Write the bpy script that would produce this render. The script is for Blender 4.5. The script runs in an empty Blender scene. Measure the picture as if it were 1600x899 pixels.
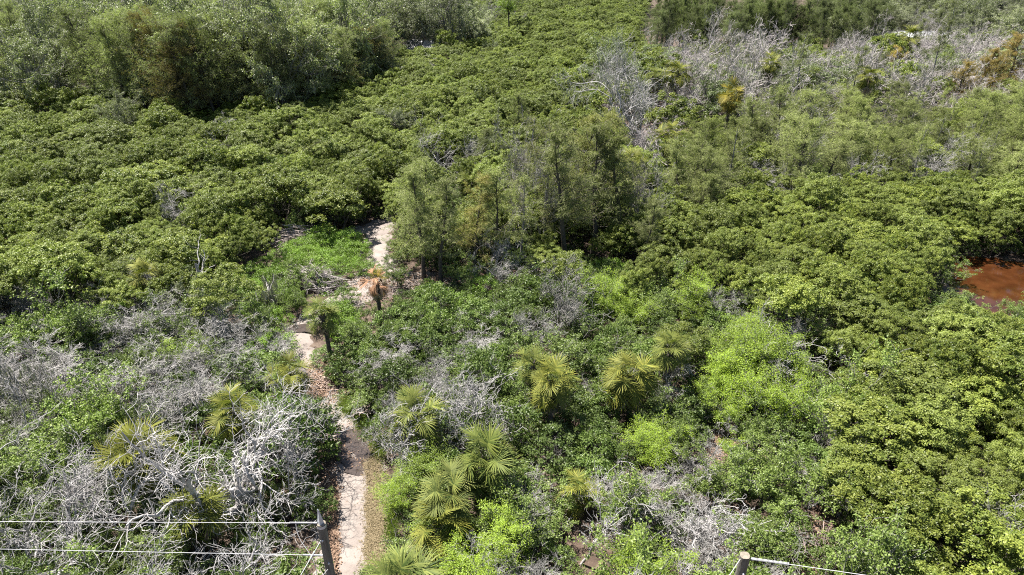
import bpy, math, random
import numpy as np
from mathutils import Vector

# ------------------------------------------------------------------ camera
sc = bpy.context.scene
COL = sc.collection
W, H, F = 1600.0, 899.0, 1066.0
CZ, PITCH = 26.0, math.radians(28.5)
cd = bpy.data.cameras.new('camera'); cam = bpy.data.objects.new('camera', cd); COL.objects.link(cam)
cam.location = (0, 0, CZ); cam.rotation_euler = (math.pi / 2 - PITCH, 0, 0)
cd.sensor_width = 36; cd.lens = 36 * F / W; cd.clip_end = 9000; cd.clip_start = 0.5
sc.camera = cam
# ------------------------------------------------------------------ sky and sun
SUN_EL, SUN_AZ = math.radians(62), math.radians(-52)      # azimuth from +Y, towards +X positive
wd = bpy.data.worlds.new('World'); sc.world = wd; wd.use_nodes = True
nt = wd.node_tree; bg = nt.nodes['Background']; sky = nt.nodes.new('ShaderNodeTexSky')
sky.sky_type = 'NISHITA'; sky.sun_disc = False; sky.sun_elevation = SUN_EL; sky.sun_rotation = SUN_AZ
nt.links.new(sky.outputs[0], bg.inputs[0]); bg.inputs[1].default_value = 0.05
sl = bpy.data.lights.new('sun', 'SUN'); sun = bpy.data.objects.new('sun', sl); COL.objects.link(sun)
sl.energy = 5.0; sl.angle = math.radians(0.5); sl.color = (1.0, 0.955, 0.88)
sd = Vector((math.sin(SUN_AZ) * math.cos(SUN_EL), math.cos(SUN_AZ) * math.cos(SUN_EL), math.sin(SUN_EL)))
sun.rotation_euler = sd.to_track_quat('Z', 'Y').to_euler(); sun.location = (0, 0, 60)
vs = sc.view_settings; vs.view_transform = 'Standard'; vs.look = 'None'; vs.gamma = 1; vs.exposure = 1.75
vs.use_curve_mapping = False
cy = sc.cycles; cy.max_bounces = 5; cy.diffuse_bounces = 2; cy.glossy_bounces = 2; cy.transmission_bounces = 4
cy.caustics_reflective = False; cy.caustics_refractive = False; cy.use_denoising = False; cy.filter_width = 1.1
try: cy.denoising_input_passes = 'RGB_ALBEDO_NORMAL'
except Exception: pass

R = np.random.default_rng(7)
random.seed(7)
CT, ST = math.cos(PITCH), math.sin(PITCH)

def at(px, py, z=0.0):
    "the point at height z that the camera sees at photo pixel px, py"
    dx, dy = (px - W / 2) / F, -(py - H / 2) / F
    d = np.array([dx, CT + dy * ST, -ST + dy * CT]); t = (z - CZ) / d[2]
    return np.array([0, 0, CZ]) + d * t
def at_depth(px, py, t):
    dx, dy = (px - W / 2) / F, -(py - H / 2) / F
    return np.array([dx * t, (CT + dy * ST) * t, CZ + (-ST + dy * CT) * t])
def proj(x, y, z):
    dz = z - CZ; dep = y * CT - dz * ST; up = y * ST + dz * CT
    return W / 2 + F * x / dep, H / 2 - F * up / dep, dep

# ------------------------------------------------------------------ materials
def nodes(m):
    m.use_nodes = True; t = m.node_tree
    return t, t.nodes, t.links, t.nodes['Principled BSDF']
def mixc(N, L, fac, a, b, blend='MIX'):
    n = N.new('ShaderNodeMix'); n.data_type = 'RGBA'; n.blend_type = blend
    for k, v in ((0, fac), (6, a), (7, b)):
        if hasattr(v, 'links'): L.new(v, n.inputs[k])
        else: n.inputs[k].default_value = v if k == 0 else (*v[:3], 1)
    return n.outputs[2]
def mat_leaf(name, dark, light, third=None, transl=0.32, rough=0.5, spec=0.35, var=0.35):
    m = bpy.data.materials.new(name); t, N, L, p = nodes(m)
    a = N.new('ShaderNodeAttribute'); a.attribute_name = 'tone'
    oi = N.new('ShaderNodeObjectInfo')
    c = mixc(N, L, a.outputs['Fac'], dark, light)
    if third:
        r2 = N.new('ShaderNodeMath'); r2.operation = 'MULTIPLY'; L.new(oi.outputs['Random'], r2.inputs[0]); r2.inputs[1].default_value = 0.75
        c = mixc(N, L, r2.outputs[0], c, third)
    fr = N.new('ShaderNodeMath'); fr.operation = 'MULTIPLY'; fr.inputs[1].default_value = 7.31; L.new(oi.outputs['Random'], fr.inputs[0])
    f2 = N.new('ShaderNodeMath'); f2.operation = 'FRACT'; L.new(fr.outputs[0], f2.inputs[0])
    mr = N.new('ShaderNodeMapRange'); L.new(f2.outputs[0], mr.inputs[0]); mr.inputs[3].default_value = 1 - var; mr.inputs[4].default_value = 1 + var
    cb = N.new('ShaderNodeCombineColor'); [L.new(mr.outputs[0], cb.inputs[k]) for k in range(3)]
    c = mixc(N, L, 1.0, c, cb.outputs[0], 'MULTIPLY')
    c = mixc(N, L, 1.0, c, oi.outputs['Color'], 'MULTIPLY')
    L.new(c, p.inputs['Base Color']); p.inputs['Roughness'].default_value = rough; p.inputs['Specular IOR Level'].default_value = spec
    tr = N.new('ShaderNodeBsdfTranslucent')
    c2 = mixc(N, L, 1.0, c, (1.05, 1.25, 0.6), 'MULTIPLY'); L.new(c2, tr.inputs['Color'])
    ms = N.new('ShaderNodeMixShader'); ms.inputs[0].default_value = transl
    L.new(p.outputs[0], ms.inputs[1]); L.new(tr.outputs[0], ms.inputs[2]); L.new(ms.outputs[0], N['Material Output'].inputs[0])
    return m
def mat_noise(name, stops, scale=8.0, detail=8.0, rough=0.9, bump=0.0, bscale=None, objvar=0.0, objcol=False, stretch=None, spec=0.3):
    m = bpy.data.materials.new(name); t, N, L, p = nodes(m)
    tc = N.new('ShaderNodeTexCoord'); mp = N.new('ShaderNodeMapping'); L.new(tc.outputs['Object'], mp.inputs[0])
    if stretch: mp.inputs['Scale'].default_value = stretch
    n = N.new('ShaderNodeTexNoise'); n.inputs['Scale'].default_value = scale; n.inputs['Detail'].default_value = detail; n.inputs['Roughness'].default_value = 0.65
    L.new(mp.outputs[0], n.inputs[0])
    r = N.new('ShaderNodeValToRGB'); e = r.color_ramp.elements
    while len(e) < len(stops): e.new(0.5)
    for k, (pos, col) in enumerate(stops): e[k].position = pos; e[k].color = (*col, 1)
    L.new(n.outputs[0], r.inputs[0]); c = r.outputs[0]
    oi = N.new('ShaderNodeObjectInfo')
    if objvar:
        mr = N.new('ShaderNodeMapRange'); L.new(oi.outputs['Random'], mr.inputs[0]); mr.inputs[3].default_value = 1 - objvar; mr.inputs[4].default_value = 1 + objvar
        cb = N.new('ShaderNodeCombineColor'); [L.new(mr.outputs[0], cb.inputs[k]) for k in range(3)]
        c = mixc(N, L, 1.0, c, cb.outputs[0], 'MULTIPLY')
    if objcol: c = mixc(N, L, 1.0, c, oi.outputs['Color'], 'MULTIPLY')
    L.new(c, p.inputs['Base Color']); p.inputs['Roughness'].default_value = rough; p.inputs['Specular IOR Level'].default_value = spec
    if bump:
        b = N.new('ShaderNodeBump'); b.inputs['Strength'].default_value = bump; b.inputs['Distance'].default_value = 0.05
        n2 = N.new('ShaderNodeTexNoise'); n2.inputs['Scale'].default_value = bscale or scale * 3; n2.inputs['Detail'].default_value = 6
        L.new(mp.outputs[0], n2.inputs[0]); L.new(n2.outputs[0], b.inputs['Height']); L.new(b.outputs[0], p.inputs['Normal'])
    return m

M = {}
M['mangrove'] = mat_leaf('mangrove_leaf', (.064, .097, .012), (.243, .272, .048), (.168, .202, .050), rough=.45, spec=.24, var=.27, transl=.30)
M['shrub'] = mat_leaf('shrub_leaf', (.048, .088, .016), (.155, .205, .045), (.095, .135, .038), rough=.45, spec=.25, transl=.25)
M['myrtle'] = mat_leaf('myrtle_leaf', (.085, .135, .022), (.215, .265, .068), (.150, .200, .055), spec=.28, rough=.45, transl=.28)
M['lime'] = mat_leaf('lime_leaf', (.105, .175, .010), (.265, .350, .030), (.200, .280, .024), transl=.32, var=.25)
M['vivid'] = mat_leaf('vivid_leaf', (.105, .190, .020), (.215, .315, .045), (.170, .260, .038), transl=.3, var=.25)
M['oak'] = mat_leaf('oak_leaf', (.090, .110, .046), (.200, .220, .105), (.195, .203, .130))
M['needle'] = mat_leaf('casuarina_needle', (.095, .112, .042), (.200, .215, .090), (.165, .175, .095), transl=.36, spec=.15, rough=.7)
M['frond'] = mat_leaf('palm_frond', (.036, .060, .012), (.185, .198, .042), (.115, .132, .034), transl=.2, rough=.6, spec=.12, var=.2)
M['deadfrond'] = mat_leaf('dead_palm_frond', (.150, .110, .080), (.340, .290, .240), (.270, .215, .165), transl=.15, rough=.7, spec=.2)
M['moss'] = mat_leaf('hanging_moss', (.110, .108, .095), (.230, .225, .205), transl=.2, rough=.9, spec=.1, var=.15)
M['bark'] = mat_noise('bark', [(.3, (.035, .028, .022)), (.7, (.11, .095, .078))], 6, bump=.6, objvar=.2)
M['palebark'] = mat_noise('pale_bark', [(.3, (.10, .092, .082)), (.7, (.26, .25, .23))], 5, bump=.5, objvar=.2)
M['deadwood'] = mat_noise('dead_wood', [(.3, (.17, .158, .148)), (.7, (.36, .345, .33))], 4, bump=.4, objvar=.15, objcol=True)
M['palmtrunk'] = mat_noise('palm_trunk', [(.3, (.05, .042, .035)), (.7, (.16, .14, .12))], 5, bump=.8, stretch=(1, 1, 4))
M['stick'] = mat_noise('stick', [(.3, (.19, .15, .13)), (.7, (.38, .33, .30))], 6, bump=.3, objvar=.35, objcol=True)
M['litter'] = mat_leaf('litter', (.085, .050, .034), (.230, .160, .115), transl=.0, rough=.9, spec=.1)
M['grass'] = mat_leaf('grass_blade', (.120, .170, .030), (.230, .270, .070), transl=.4)
M['straw'] = mat_leaf('straw_blade', (.25, .195, .115), (.42, .34, .22), transl=.2, rough=.8, spec=.1)

# ------------------------------------------------------------------ mesh builder
def unit(v): return v / np.maximum(np.linalg.norm(v, axis=-1, keepdims=True), 1e-9)
class MB:
    def __init__(s): s.V, s.Fs, s.M, s.T, s.n = [], [], [], [], 0
    def add(s, V, Fc, mat=0, tone=None):
        V = np.asarray(V, np.float32).reshape(-1, 3); Fc = np.asarray(Fc, np.int64)
        s.V.append(V); s.Fs.append(Fc + s.n); s.M.append(np.full(len(Fc), mat, np.int32))
        s.T.append(np.full(len(V), .5, np.float32) if tone is None else np.asarray(tone, np.float32)); s.n += len(V)
    def join(s, o, mat_shift):
        for V, Fc, m, T in zip(o.V, o.Fs, o.M, o.T):
            s.Fs.append(Fc - 0 + s.n); s.M.append(m + mat_shift)
        for V, T in zip(o.V, o.T): s.V.append(V); s.T.append(T)
        s.n += o.n
    def mesh(s, name, mats, smooth=False):
        me = bpy.data.meshes.new(name); V = np.concatenate(s.V)
        me.vertices.add(len(V)); me.vertices.foreach_set('co', V.ravel())
        tot = np.concatenate([np.full(len(f), f.shape[1], np.int32) for f in s.Fs])
        lo = np.concatenate([f.ravel() for f in s.Fs]).astype(np.int32)
        me.loops.add(len(lo)); me.loops.foreach_set('vertex_index', lo)
        st = np.concatenate([[0], np.cumsum(tot)[:-1]]).astype(np.int32)
        me.polygons.add(len(tot)); me.polygons.foreach_set('loop_start', st)
        try: me.polygons.foreach_set('loop_total', tot)
        except Exception: pass
        for m in mats: me.materials.append(M[m] if isinstance(m, str) else m)
        me.polygons.foreach_set('material_index', np.concatenate(s.M))
        me.polygons.foreach_set('use_smooth', np.full(len(tot), smooth))
        a = me.attributes.new('tone', 'FLOAT', 'POINT'); a.data.foreach_set('value', np.clip(np.concatenate(s.T), 0, 1))
        me.update(calc_edges=True)
        return me
def tubes(mb, P, r, sides=4, mat=0):
    "P (n,k,3) paths, r (n,k) radii"
    n, k, _ = P.shape
    d = np.gradient(P, axis=1); d = unit(d)
    ref = np.where(np.abs(d[..., 2:3]) > .9, np.array([1., 0, 0]), np.array([0, 0, 1.]))
    u = unit(np.cross(d, ref)); v = np.cross(d, u)
    an = np.arange(sides) * 2 * math.pi / sides
    ring = P[:, :, None] + r[:, :, None, None] * (u[:, :, None] * np.cos(an)[:, None] + v[:, :, None] * np.sin(an)[:, None])
    idx = np.arange(n * k * sides).reshape(n, k, sides)
    a, b = idx[:, :-1], idx[:, 1:]
    q = np.stack([a, np.roll(a, -1, 2), np.roll(b, -1, 2), b], -1).reshape(-1, 4)
    mb.add(ring.reshape(-1, 3), q, mat)
def leaves(mb, P, D, N, L, Wd, tone, mat=0, curl=0.12):
    S = unit(np.cross(D, N)); L = np.broadcast_to(L, len(P))[:, None]; Wd = np.broadcast_to(Wd, len(P))[:, None]
    a = P; b = P + D * L * .45 + S * Wd * .5 - N * L * curl * .3; c = P + D * L - N * L * curl; e = P + D * L * .45 - S * Wd * .5 - N * L * curl * .3
    V = np.stack([a, b, c, e], 1).reshape(-1, 3); q = np.arange(len(P) * 4).reshape(-1, 4)
    mb.add(V, q, mat, np.repeat(tone, 4))
def rnd(r, n): return unit(r.normal(size=(n, 3)))
def walk(r, S, D, L, k, wander, up=0.0):
    n = len(S); P = np.empty((n, k, 3)); P[:, 0] = S; d = D.copy(); p = S.copy()
    for i in range(1, k):
        d = unit(d + wander * r.normal(size=(n, 3)) + np.array([0, 0, up])); p = p + d * (L / (k - 1))[:, None]; P[:, i] = p
    return P
def children(r, P, rad, per, t0, t1, spread, ratio, L, k, wander, up, minr, rr=.62):
    n, kk, _ = P.shape; m = n * per
    pi = np.repeat(np.arange(n), per)
    t = (t0 + (t1 - t0) * r.random(m)) * (kk - 1); i = np.minimum(t.astype(int), kk - 2); f = (t - i)[:, None]
    S = P[pi, i] * (1 - f) + P[pi, i + 1] * f; T = unit(P[pi, i + 1] - P[pi, i])
    D = unit(T + spread * rnd(r, m)); Ls = L[pi] * ratio * (.6 + .8 * r.random(m))
    base = (rad[pi, i] * (1 - f[:, 0]) + rad[pi, i + 1] * f[:, 0]) * rr
    Q = walk(r, S, D, Ls, k, wander, up)
    Q[:, :, 2] = np.maximum(Q[:, :, 2], .05)
    rr_ = np.maximum(base[:, None] * np.linspace(1, .35, k)[None], minr)
    return Q, rr_, Ls
def skeleton(r, n0, h, rad, lean, spec, minr=.008, wander=.25):
    "list of (paths, radii) per level"
    a = r.random(n0) * 6.283 + np.arange(n0) * 6.283 / n0
    D = unit(np.stack([np.cos(a) * lean, np.sin(a) * lean, np.ones(n0)], 1)); S = np.stack([np.cos(a), np.sin(a), np.zeros(n0)], 1) * rad * .6 * (n0 > 1)
    S[:, 2] = -.25
    L = h * (.8 + .4 * r.random(n0)); P = walk(r, S, D, L, 7, wander, .12); rd = rad * np.linspace(1.15, .45, 7)[None] * (.8 + .4 * r.random((n0, 1)))
    out = [(P, rd)]
    for (per, t0, t1, spread, ratio, k, w, up) in spec:
        P, rd, L = children(r, P, rd, per, t0, t1, spread, ratio, L, k, w, up, minr); out.append((P, rd))
    return out
def skel_mesh(mb, sk, mat=0, last_sides=3):
    for i, (P, rd) in enumerate(sk): tubes(mb, P, rd, 7 if i == 0 else 5 if i == 1 else last_sides, mat)
def puffs(mb, r, C, rad, per, L, Wd, up=.5, flat=.8, mat=0, jit=.4, grp=None):
    n = len(C); pi = np.repeat(np.arange(n), per); m = len(pi)
    u = rnd(r, m); u[:, 2] = np.where(u[:, 2] < -.25, -u[:, 2], u[:, 2])
    P = C[pi] + u * (rad[pi] * (.35 + .8 * r.random(m)))[:, None] * np.array([1, 1, flat])
    N = unit(u * .6 + np.array([0, 0, up]) + jit * r.normal(size=(m, 3)))
    t = rnd(r, m) + u * .5; D = unit(t - N * (t * N).sum(1, keepdims=True))
    tone = .42 + .16 * r.normal(size=n)[pi] + .26 * r.normal(size=m)
    if grp is not None: tone = tone + .2 * r.normal(size=grp.max() + 1)[grp][pi]
    leaves(mb, P, D, N, L * (.7 + .6 * r.random(m)), Wd * (.7 + .6 * r.random(m)), tone, mat)

# ------------------------------------------------------------------ plant kinds: each returns (wood builder, crown builder)
def g_mangrove(r):
    w, c = MB(), MB()
    Rr, top = 1.75 + .35 * r.random(), 4.3 + .8 * r.random()
    l0 = .30 + .30 * r.random(); nl = int(min(48, 15 * (.60 / l0) ** 1.7)); g = np.arange(nl) + .5; ph = np.arccos(1 - 1.05 * g / nl); th = g * 2.39996 + r.random() * 6
    sh = (1 + .14 * np.sin(3 * th + r.random() * 6) + .12 * r.normal(size=nl)) * .88
    LC = np.stack([np.sin(ph) * np.cos(th) * Rr * sh, np.sin(ph) * np.sin(th) * Rr * sh, top - 1.7 + 1.1 * np.cos(ph) + .36 * r.normal(size=nl)], 1)
    lr = l0 * (.75 + .5 * r.random(nl)); npf = max(4, int(12 * (l0 / .6))); li = np.repeat(np.arange(nl), npf); n = len(li)
    u = rnd(r, n); u[:, 2] = np.abs(u[:, 2]) * 1.1 - .12; u = unit(u)
    C = LC[li] + u * lr[li][:, None] * np.array([1, 1, .85]); ls = .8 + .35 * r.random()
    puffs(c, r, C, .13 + .15 * r.random(n), int(13500 / n / ls ** 2), .108 * ls, .060 * ls, up=.6, flat=.8, grp=li, jit=.36)
    n2 = 6; C2 = np.stack([r.normal(size=n2) * .8, r.normal(size=n2) * .8, top - 2.9 + r.random(n2) * 1.0], 1)
    puffs(c, r, C2, np.full(n2, .5), 40, .2, .1)
    sk = skeleton(r, 3, top * .55, .085, .35, [(5, .35, 1, .9, .5, 5, .2, .15), (4, .3, 1, .9, .6, 4, .2, .1)], .012)
    skel_mesh(w, sk)
    return w, c
def g_shrub(r, h=2.2, Rr=1.35, per=70, L=.125, Wd=.075, np_=46, prad=.26):
    w, c = MB(), MB()
    sk = skeleton(r, 6, h * .6, .035, .8, [(5, .25, 1, .9, .6, 5, .25, .1), (4, .3, 1, .9, .6, 4, .25, .1)], .007)
    skel_mesh(w, sk)
    n = np_; g = np.arange(n) + .5; ph = np.arccos(1 - 1.05 * g / n); th = g * 2.39996 + r.random() * 6
    sh = 1 + .2 * np.sin(2 * th + r.random() * 6) + .16 * r.normal(size=n)
    C = np.stack([np.sin(ph) * np.cos(th) * Rr * sh, np.sin(ph) * np.sin(th) * Rr * sh, h * .3 + h * .6 * np.cos(ph) * (1 + .2 * r.normal(size=n))], 1)
    puffs(c, r, C, prad * (.7 + .7 * r.random(n)), per, L, Wd, up=.35, flat=.9, jit=.55)
    return w, c
def g_myrtle(r):
    w, c = MB(), MB()
    sk = skeleton(r, 4, 2.4, .05, .55, [(5, .3, 1, .9, .55, 6, .25, .15), (5, .3, 1, .9, .6, 5, .25, .1), (4, .3, 1, .9, .6, 4, .25, .1)], .009)
    skel_mesh(w, sk)
    P = sk[-1][0]; E = P[:, 1:].reshape(-1, 3); E = E[r.random(len(E)) < .62]
    puffs(c, r, E, .13 + .1 * r.random(len(E)), 12, .115, .062, up=.4, jit=.6)
    return w, c
def g_lime(r, h=2.6, n0=3):
    w, c = MB(), MB()
    sk = skeleton(r, n0, h, .055, .55, [(6, .3, 1, .9, .55, 5, .2, .05), (5, .3, 1, .9, .6, 5, .2, .0), (4, .2, 1, .8, .6, 4, .2, -.02)], .007)
    skel_mesh(w, sk)
    P = sk[-1][0]; E = P[:, 1:].reshape(-1, 3); m = 12
    pi = np.repeat(np.arange(len(E)), m); n = len(pi)
    Q = E[pi] + r.normal(size=(n, 3)) * np.array([.13, .13, .05]); N = unit(np.array([0, 0, 1.]) + .35 * r.normal(size=(n, 3)))
    t = rnd(r, n); D = unit(t - N * (t * N).sum(1, keepdims=True))
    tone = .45 + .28 * r.normal(size=len(E))[pi] + .2 * r.normal(size=n)
    leaves(c, Q, D, N, .10 * (.7 + .6 * r.random(n)), .038, tone)
    return w, c
def g_vivid(r):
    return g_shrub(r, 1.5, 1.3, 75, .10, .045, 50, .27)
def g_oak(r):
    w, c = MB(), MB()
    sk = skeleton(r, 2, 4.6, .17, .4, [(6, .4, 1, .9, .6, 6, .25, .12), (5, .3, 1, .9, .6, 5, .25, .06), (4, .3, 1, .9, .55, 4, .25, .02)], .014)
    skel_mesh(w, sk)
    P = sk[-1][0]; E = P[:, 1:].reshape(-1, 3); E = E[r.random(len(E)) < .85]
    puffs(c, r, E, .24 + .22 * r.random(len(E)), 24, .16, .085, up=.4, flat=.7)
    B = sk[-2][0][:, 1:].reshape(-1, 3); B = B[r.random(len(B)) < .6]; n = len(B)
    hang_moss(w, r, B, 4, .7, 1)
    return w, c
def hang_moss(mb, r, B, per, L, mat):
    pi = np.repeat(np.arange(len(B)), per); n = len(pi)
    P = B[pi] + r.normal(size=(n, 3)) * .1; D = unit(np.array([0, 0, -1.]) + .22 * r.normal(size=(n, 3)))
    t = rnd(r, n); N = unit(np.cross(D, t)); leaves(mb, P, D, N, L * (.4 + .9 * r.random(n)), .07 * (.6 + .8 * r.random(n)), .5 + .25 * r.normal(size=n), mat, 0)
def g_bare(r, h=3.2, n0=3, rad=.09, fine=5, lean=.6, wander=.22, moss=0):
    w, c = MB(), MB()
    sk = skeleton(r, n0, h, rad, lean, [(5, .3, 1, .95, .6, 7, .3, .06), (5, .25, 1, .95, .58, 6, .3, .05)], .011, wander)
    P, rd = sk[-1]; L = np.full(len(P), h * .3)
    skel_mesh(w, sk)
    T, tr, tl = children(r, P, rd, 5, .2, 1, 1., .55, L, 5, .3, .03, .009); tubes(c, T, tr, 3)
    T2, tr2, _ = children(r, T, tr, fine, .2, 1, 1., .6, tl, 4, .3, .03, .0065); tubes(c, T2, tr2, 3)
    if moss: hang_moss(c, r, T[:, ::2].reshape(-1, 3), moss, .5, 1)
    return w, c
def g_casuarina(r, h=11.0, dens=1.0, rnd_=0.0):
    w, c = MB(), MB()
    P = walk(r, np.array([[0, 0, -.3]]), np.array([[0, 0, 1.]]), np.array([h]), 9, .05, .1); rd = .17 * np.linspace(1.1, .12, 9)[None]
    tubes(w, P, rd, 8)
    nb = int(46 * dens); t = .26 + .73 * (np.arange(nb) + r.random(nb)) / nb; zi = t * 8; i = np.minimum(zi.astype(int), 7); f = (zi - i)[:, None]
    S = P[0, i] * (1 - f) + P[0, i + 1] * f; a = r.random(nb) * 6.283
    D = unit(np.stack([np.cos(a), np.sin(a), .35 + .7 * t + .25 * r.normal(size=nb)], 1))
    prof = (1 - rnd_) * (2.7 * (1 - t) ** .75 + .55) + rnd_ * (.5 + 2.2 * np.sin(np.pi * np.clip(.12 + .83 * t, 0, 1)) ** .7)
    L = prof * (.35 + 1.05 * r.random(nb))
    B = walk(r, S, D, L, 6, .17, .04); tubes(w, B, np.maximum(.035 * np.linspace(1, .25, 6)[None] * np.ones((nb, 1)), .010), 3)
    T, tr, _ = children(r, B, np.full((nb, 6), .012), 9, .25, 1, .75, .40, L, 4, .18, -.02, .006); tubes(w, T, tr, 3)
    E = T[:, 1:].reshape(-1, 3); m = 7; pi = np.repeat(np.arange(len(E)), m); n = len(pi)
    Q = E[pi] + r.normal(size=(n, 3)) * .075; D = unit(rnd(r, n) * .75 + np.array([0, 0, -.45]) + unit(E[pi] * np.array([1, 1, 0])) * .35)
    N = unit(np.cross(D, rnd(r, n))); tone = .5 + .22 * r.normal(size=nb)[np.repeat(np.repeat(np.arange(nb), 9), 3)][pi] + .15 * r.normal(size=n)
    leaves(c, Q, D, N, .27 * (.6 + .8 * r.random(n)), .030, tone, 0, .08)
    return w, c

KIND = {}
def make_kind(key, gen, wood, crown, n, wname='trunk', cname='crown', **kw):
    L = []
    for i in range(n):
        r = np.random.default_rng(hash(key) % 1 + 100 * len(KIND) + i)
        w, c = gen(r, **kw)
        mw = w.mesh(key + '_wood', wood, True); mc = c.mesh(key + '_crown', crown)
        L.append((mw, mc))
    KIND[key] = L
make_kind('mangrove', g_mangrove, ['bark'], ['mangrove'], 7)
make_kind('shrub', g_shrub, ['palebark'], ['shrub'], 5)
make_kind('myrtle', g_myrtle, ['palebark'], ['myrtle'], 4)
make_kind('lime', g_lime, ['palebark'], ['lime'], 4)
make_kind('vivid', g_vivid, ['palebark'], ['vivid'], 3)
make_kind('oak', g_oak, ['palebark', 'moss'], ['oak'], 4)
make_kind('bare', g_bare, ['deadwood'], ['deadwood'], 5)
make_kind('mossy', g_bare, ['deadwood'], ['deadwood', 'moss'], 2, h=4.2, n0=3, rad=.13, moss=1)
make_kind('casuarina', g_casuarina, ['bark'], ['needle'], 4)
make_kind('thin_casuarina', g_casuarina, ['palebark'], ['needle'], 2, dens=.5)
make_kind('grove_casuarina', g_casuarina, ['bark'], ['needle'], 3, dens=1.35, rnd_=.9)

# ------------------------------------------------------------------ object helpers
def tag(o, label=None, cat=None, group=None, kind=None):
    if label: o['label'] = label
    if cat: o['category'] = cat
    if group: o['group'] = group
    if kind: o['kind'] = kind
    return o
def obj(name, me, parent=None, loc=(0, 0, 0), rot=(0, 0, 0), scl=(1, 1, 1)):
    o = bpy.data.objects.new(name, me); COL.objects.link(o); o.location = loc; o.rotation_euler = rot; o.scale = scl
    if parent: o.parent = parent
    return o
NAMES = {'mangrove': ('mangrove_tree', 'mangrove'), 'shrub': ('evergreen_shrub', 'shrub'), 'myrtle': ('wax_myrtle_shrub', 'shrub'), 'lime': ('lime_green_tree', 'tree'),
         'vivid': ('low_green_bush', 'bush'), 'oak': ('oak_tree', 'tree'), 'bare': ('bare_tree', 'dead tree'), 'mossy': ('moss_draped_tree', 'tree'),
         'casuarina': ('casuarina_tree', 'tree'), 'thin_casuarina': ('casuarina_tree', 'tree'), 'grove_casuarina': ('casuarina_tree', 'tree')}
def plant(kind, v, x, y, s, sz, rz, label, group=None, color=None, tilt=(0, 0), z=0):
    mw, mc = KIND[kind][v % len(KIND[kind])]; nm, cat = NAMES[kind]
    e = obj(nm, None, None, (x, y, z), (tilt[0], tilt[1], rz), (s, s, sz)); e.empty_display_size = .3
    a = obj('trunk', mw, e); b = obj('branches' if kind == 'bare' else 'crown', mc, e)
    if kind == 'bare': b.name = 'crown'
    if color:
        for q in (a, b): q.color = (*color, 1)
    return tag(e, label, cat, group)
# ------------------------------------------------------------------ the setting: ground, path, water, meadow
def gmat(name, base, patch, fine):
    return mat_noise(name, base, patch, 9, .95, .7, fine)
M['ground'] = gmat('leaf_litter_ground', [(.28, (.030, .021, .016)), (.5, (.075, .052, .039)), (.68, (.14, .105, .082))], 1.4, 14)
M['sand'] = mat_noise('sand', [(.25, (.12, .095, .082)), (.42, (.19, .160, .143)), (.65, (.245, .215, .195))], .9, 10, .95, .55, 16)
M['meadow'] = mat_noise('meadow', [(.3, (.11, .14, .05)), (.7, (.17, .20, .08))], .1, 8, .95)
wm = bpy.data.materials.new('tannin_water'); t_, N_, L_, p_ = nodes(wm)
nz = N_.new('ShaderNodeTexNoise'); nz.inputs['Scale'].default_value = .7; nz.inputs['Detail'].default_value = 6
rp = N_.new('ShaderNodeValToRGB'); rp.color_ramp.elements[0].position = .35; rp.color_ramp.elements[0].color = (.030, .010, .0035, 1); rp.color_ramp.elements[1].position = .7; rp.color_ramp.elements[1].color = (.064, .023, .008, 1)
tc_ = N_.new('ShaderNodeTexCoord'); L_.new(tc_.outputs['Object'], nz.inputs[0]); L_.new(nz.outputs[0], rp.inputs[0]); L_.new(rp.outputs[0], p_.inputs['Base Color'])
p_.inputs['Roughness'].default_value = .06; p_.inputs['Specular IOR Level'].default_value = .35
bn = N_.new('ShaderNodeBump'); bn.inputs['Strength'].default_value = .08; n3 = N_.new('ShaderNodeTexNoise'); n3.inputs['Scale'].default_value = 6
L_.new(tc_.outputs['Object'], n3.inputs[0]); L_.new(n3.outputs[0], bn.inputs['Height']); L_.new(bn.outputs[0], p_.inputs['Normal'])
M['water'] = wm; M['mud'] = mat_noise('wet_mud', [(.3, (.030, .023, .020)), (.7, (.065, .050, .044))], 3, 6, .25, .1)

def sheet(name, xs, ys, hf, mat, kind='structure'):
    X, Y = np.meshgrid(xs, ys); V = np.stack([X, Y, hf(X, Y)], -1).reshape(-1, 3); nx, ny = len(xs), len(ys)
    i = np.arange(nx * ny).reshape(ny, nx); q = np.stack([i[:-1, :-1], i[:-1, 1:], i[1:, 1:], i[1:, :-1]], -1).reshape(-1, 4)
    mb = MB(); mb.add(V, q); return tag(obj(name, mb.mesh(name, [mat], True)), kind=kind)
def wob(x, y): return .5 * np.sin(x * 1.3 + 1.7 * np.sin(y * .9)) + .3 * np.sin(y * 2.1 + x * .7) + .2 * np.sin(x * 4.3 - y * 3.7)
def ghz(x, y): return .05 * wob(x, y)
far = np.array([150, 250, 500, 1200, 4000.])
xs = np.concatenate([-far[::-1], np.linspace(-100, 100, 261), far]); ys = np.concatenate([[-4000, -800, -100], np.linspace(-5, 110, 181), [120, 150, 200, 300, 500, 1200, 4000.]])
sheet('ground', xs, ys, ghz, 'ground')

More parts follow.
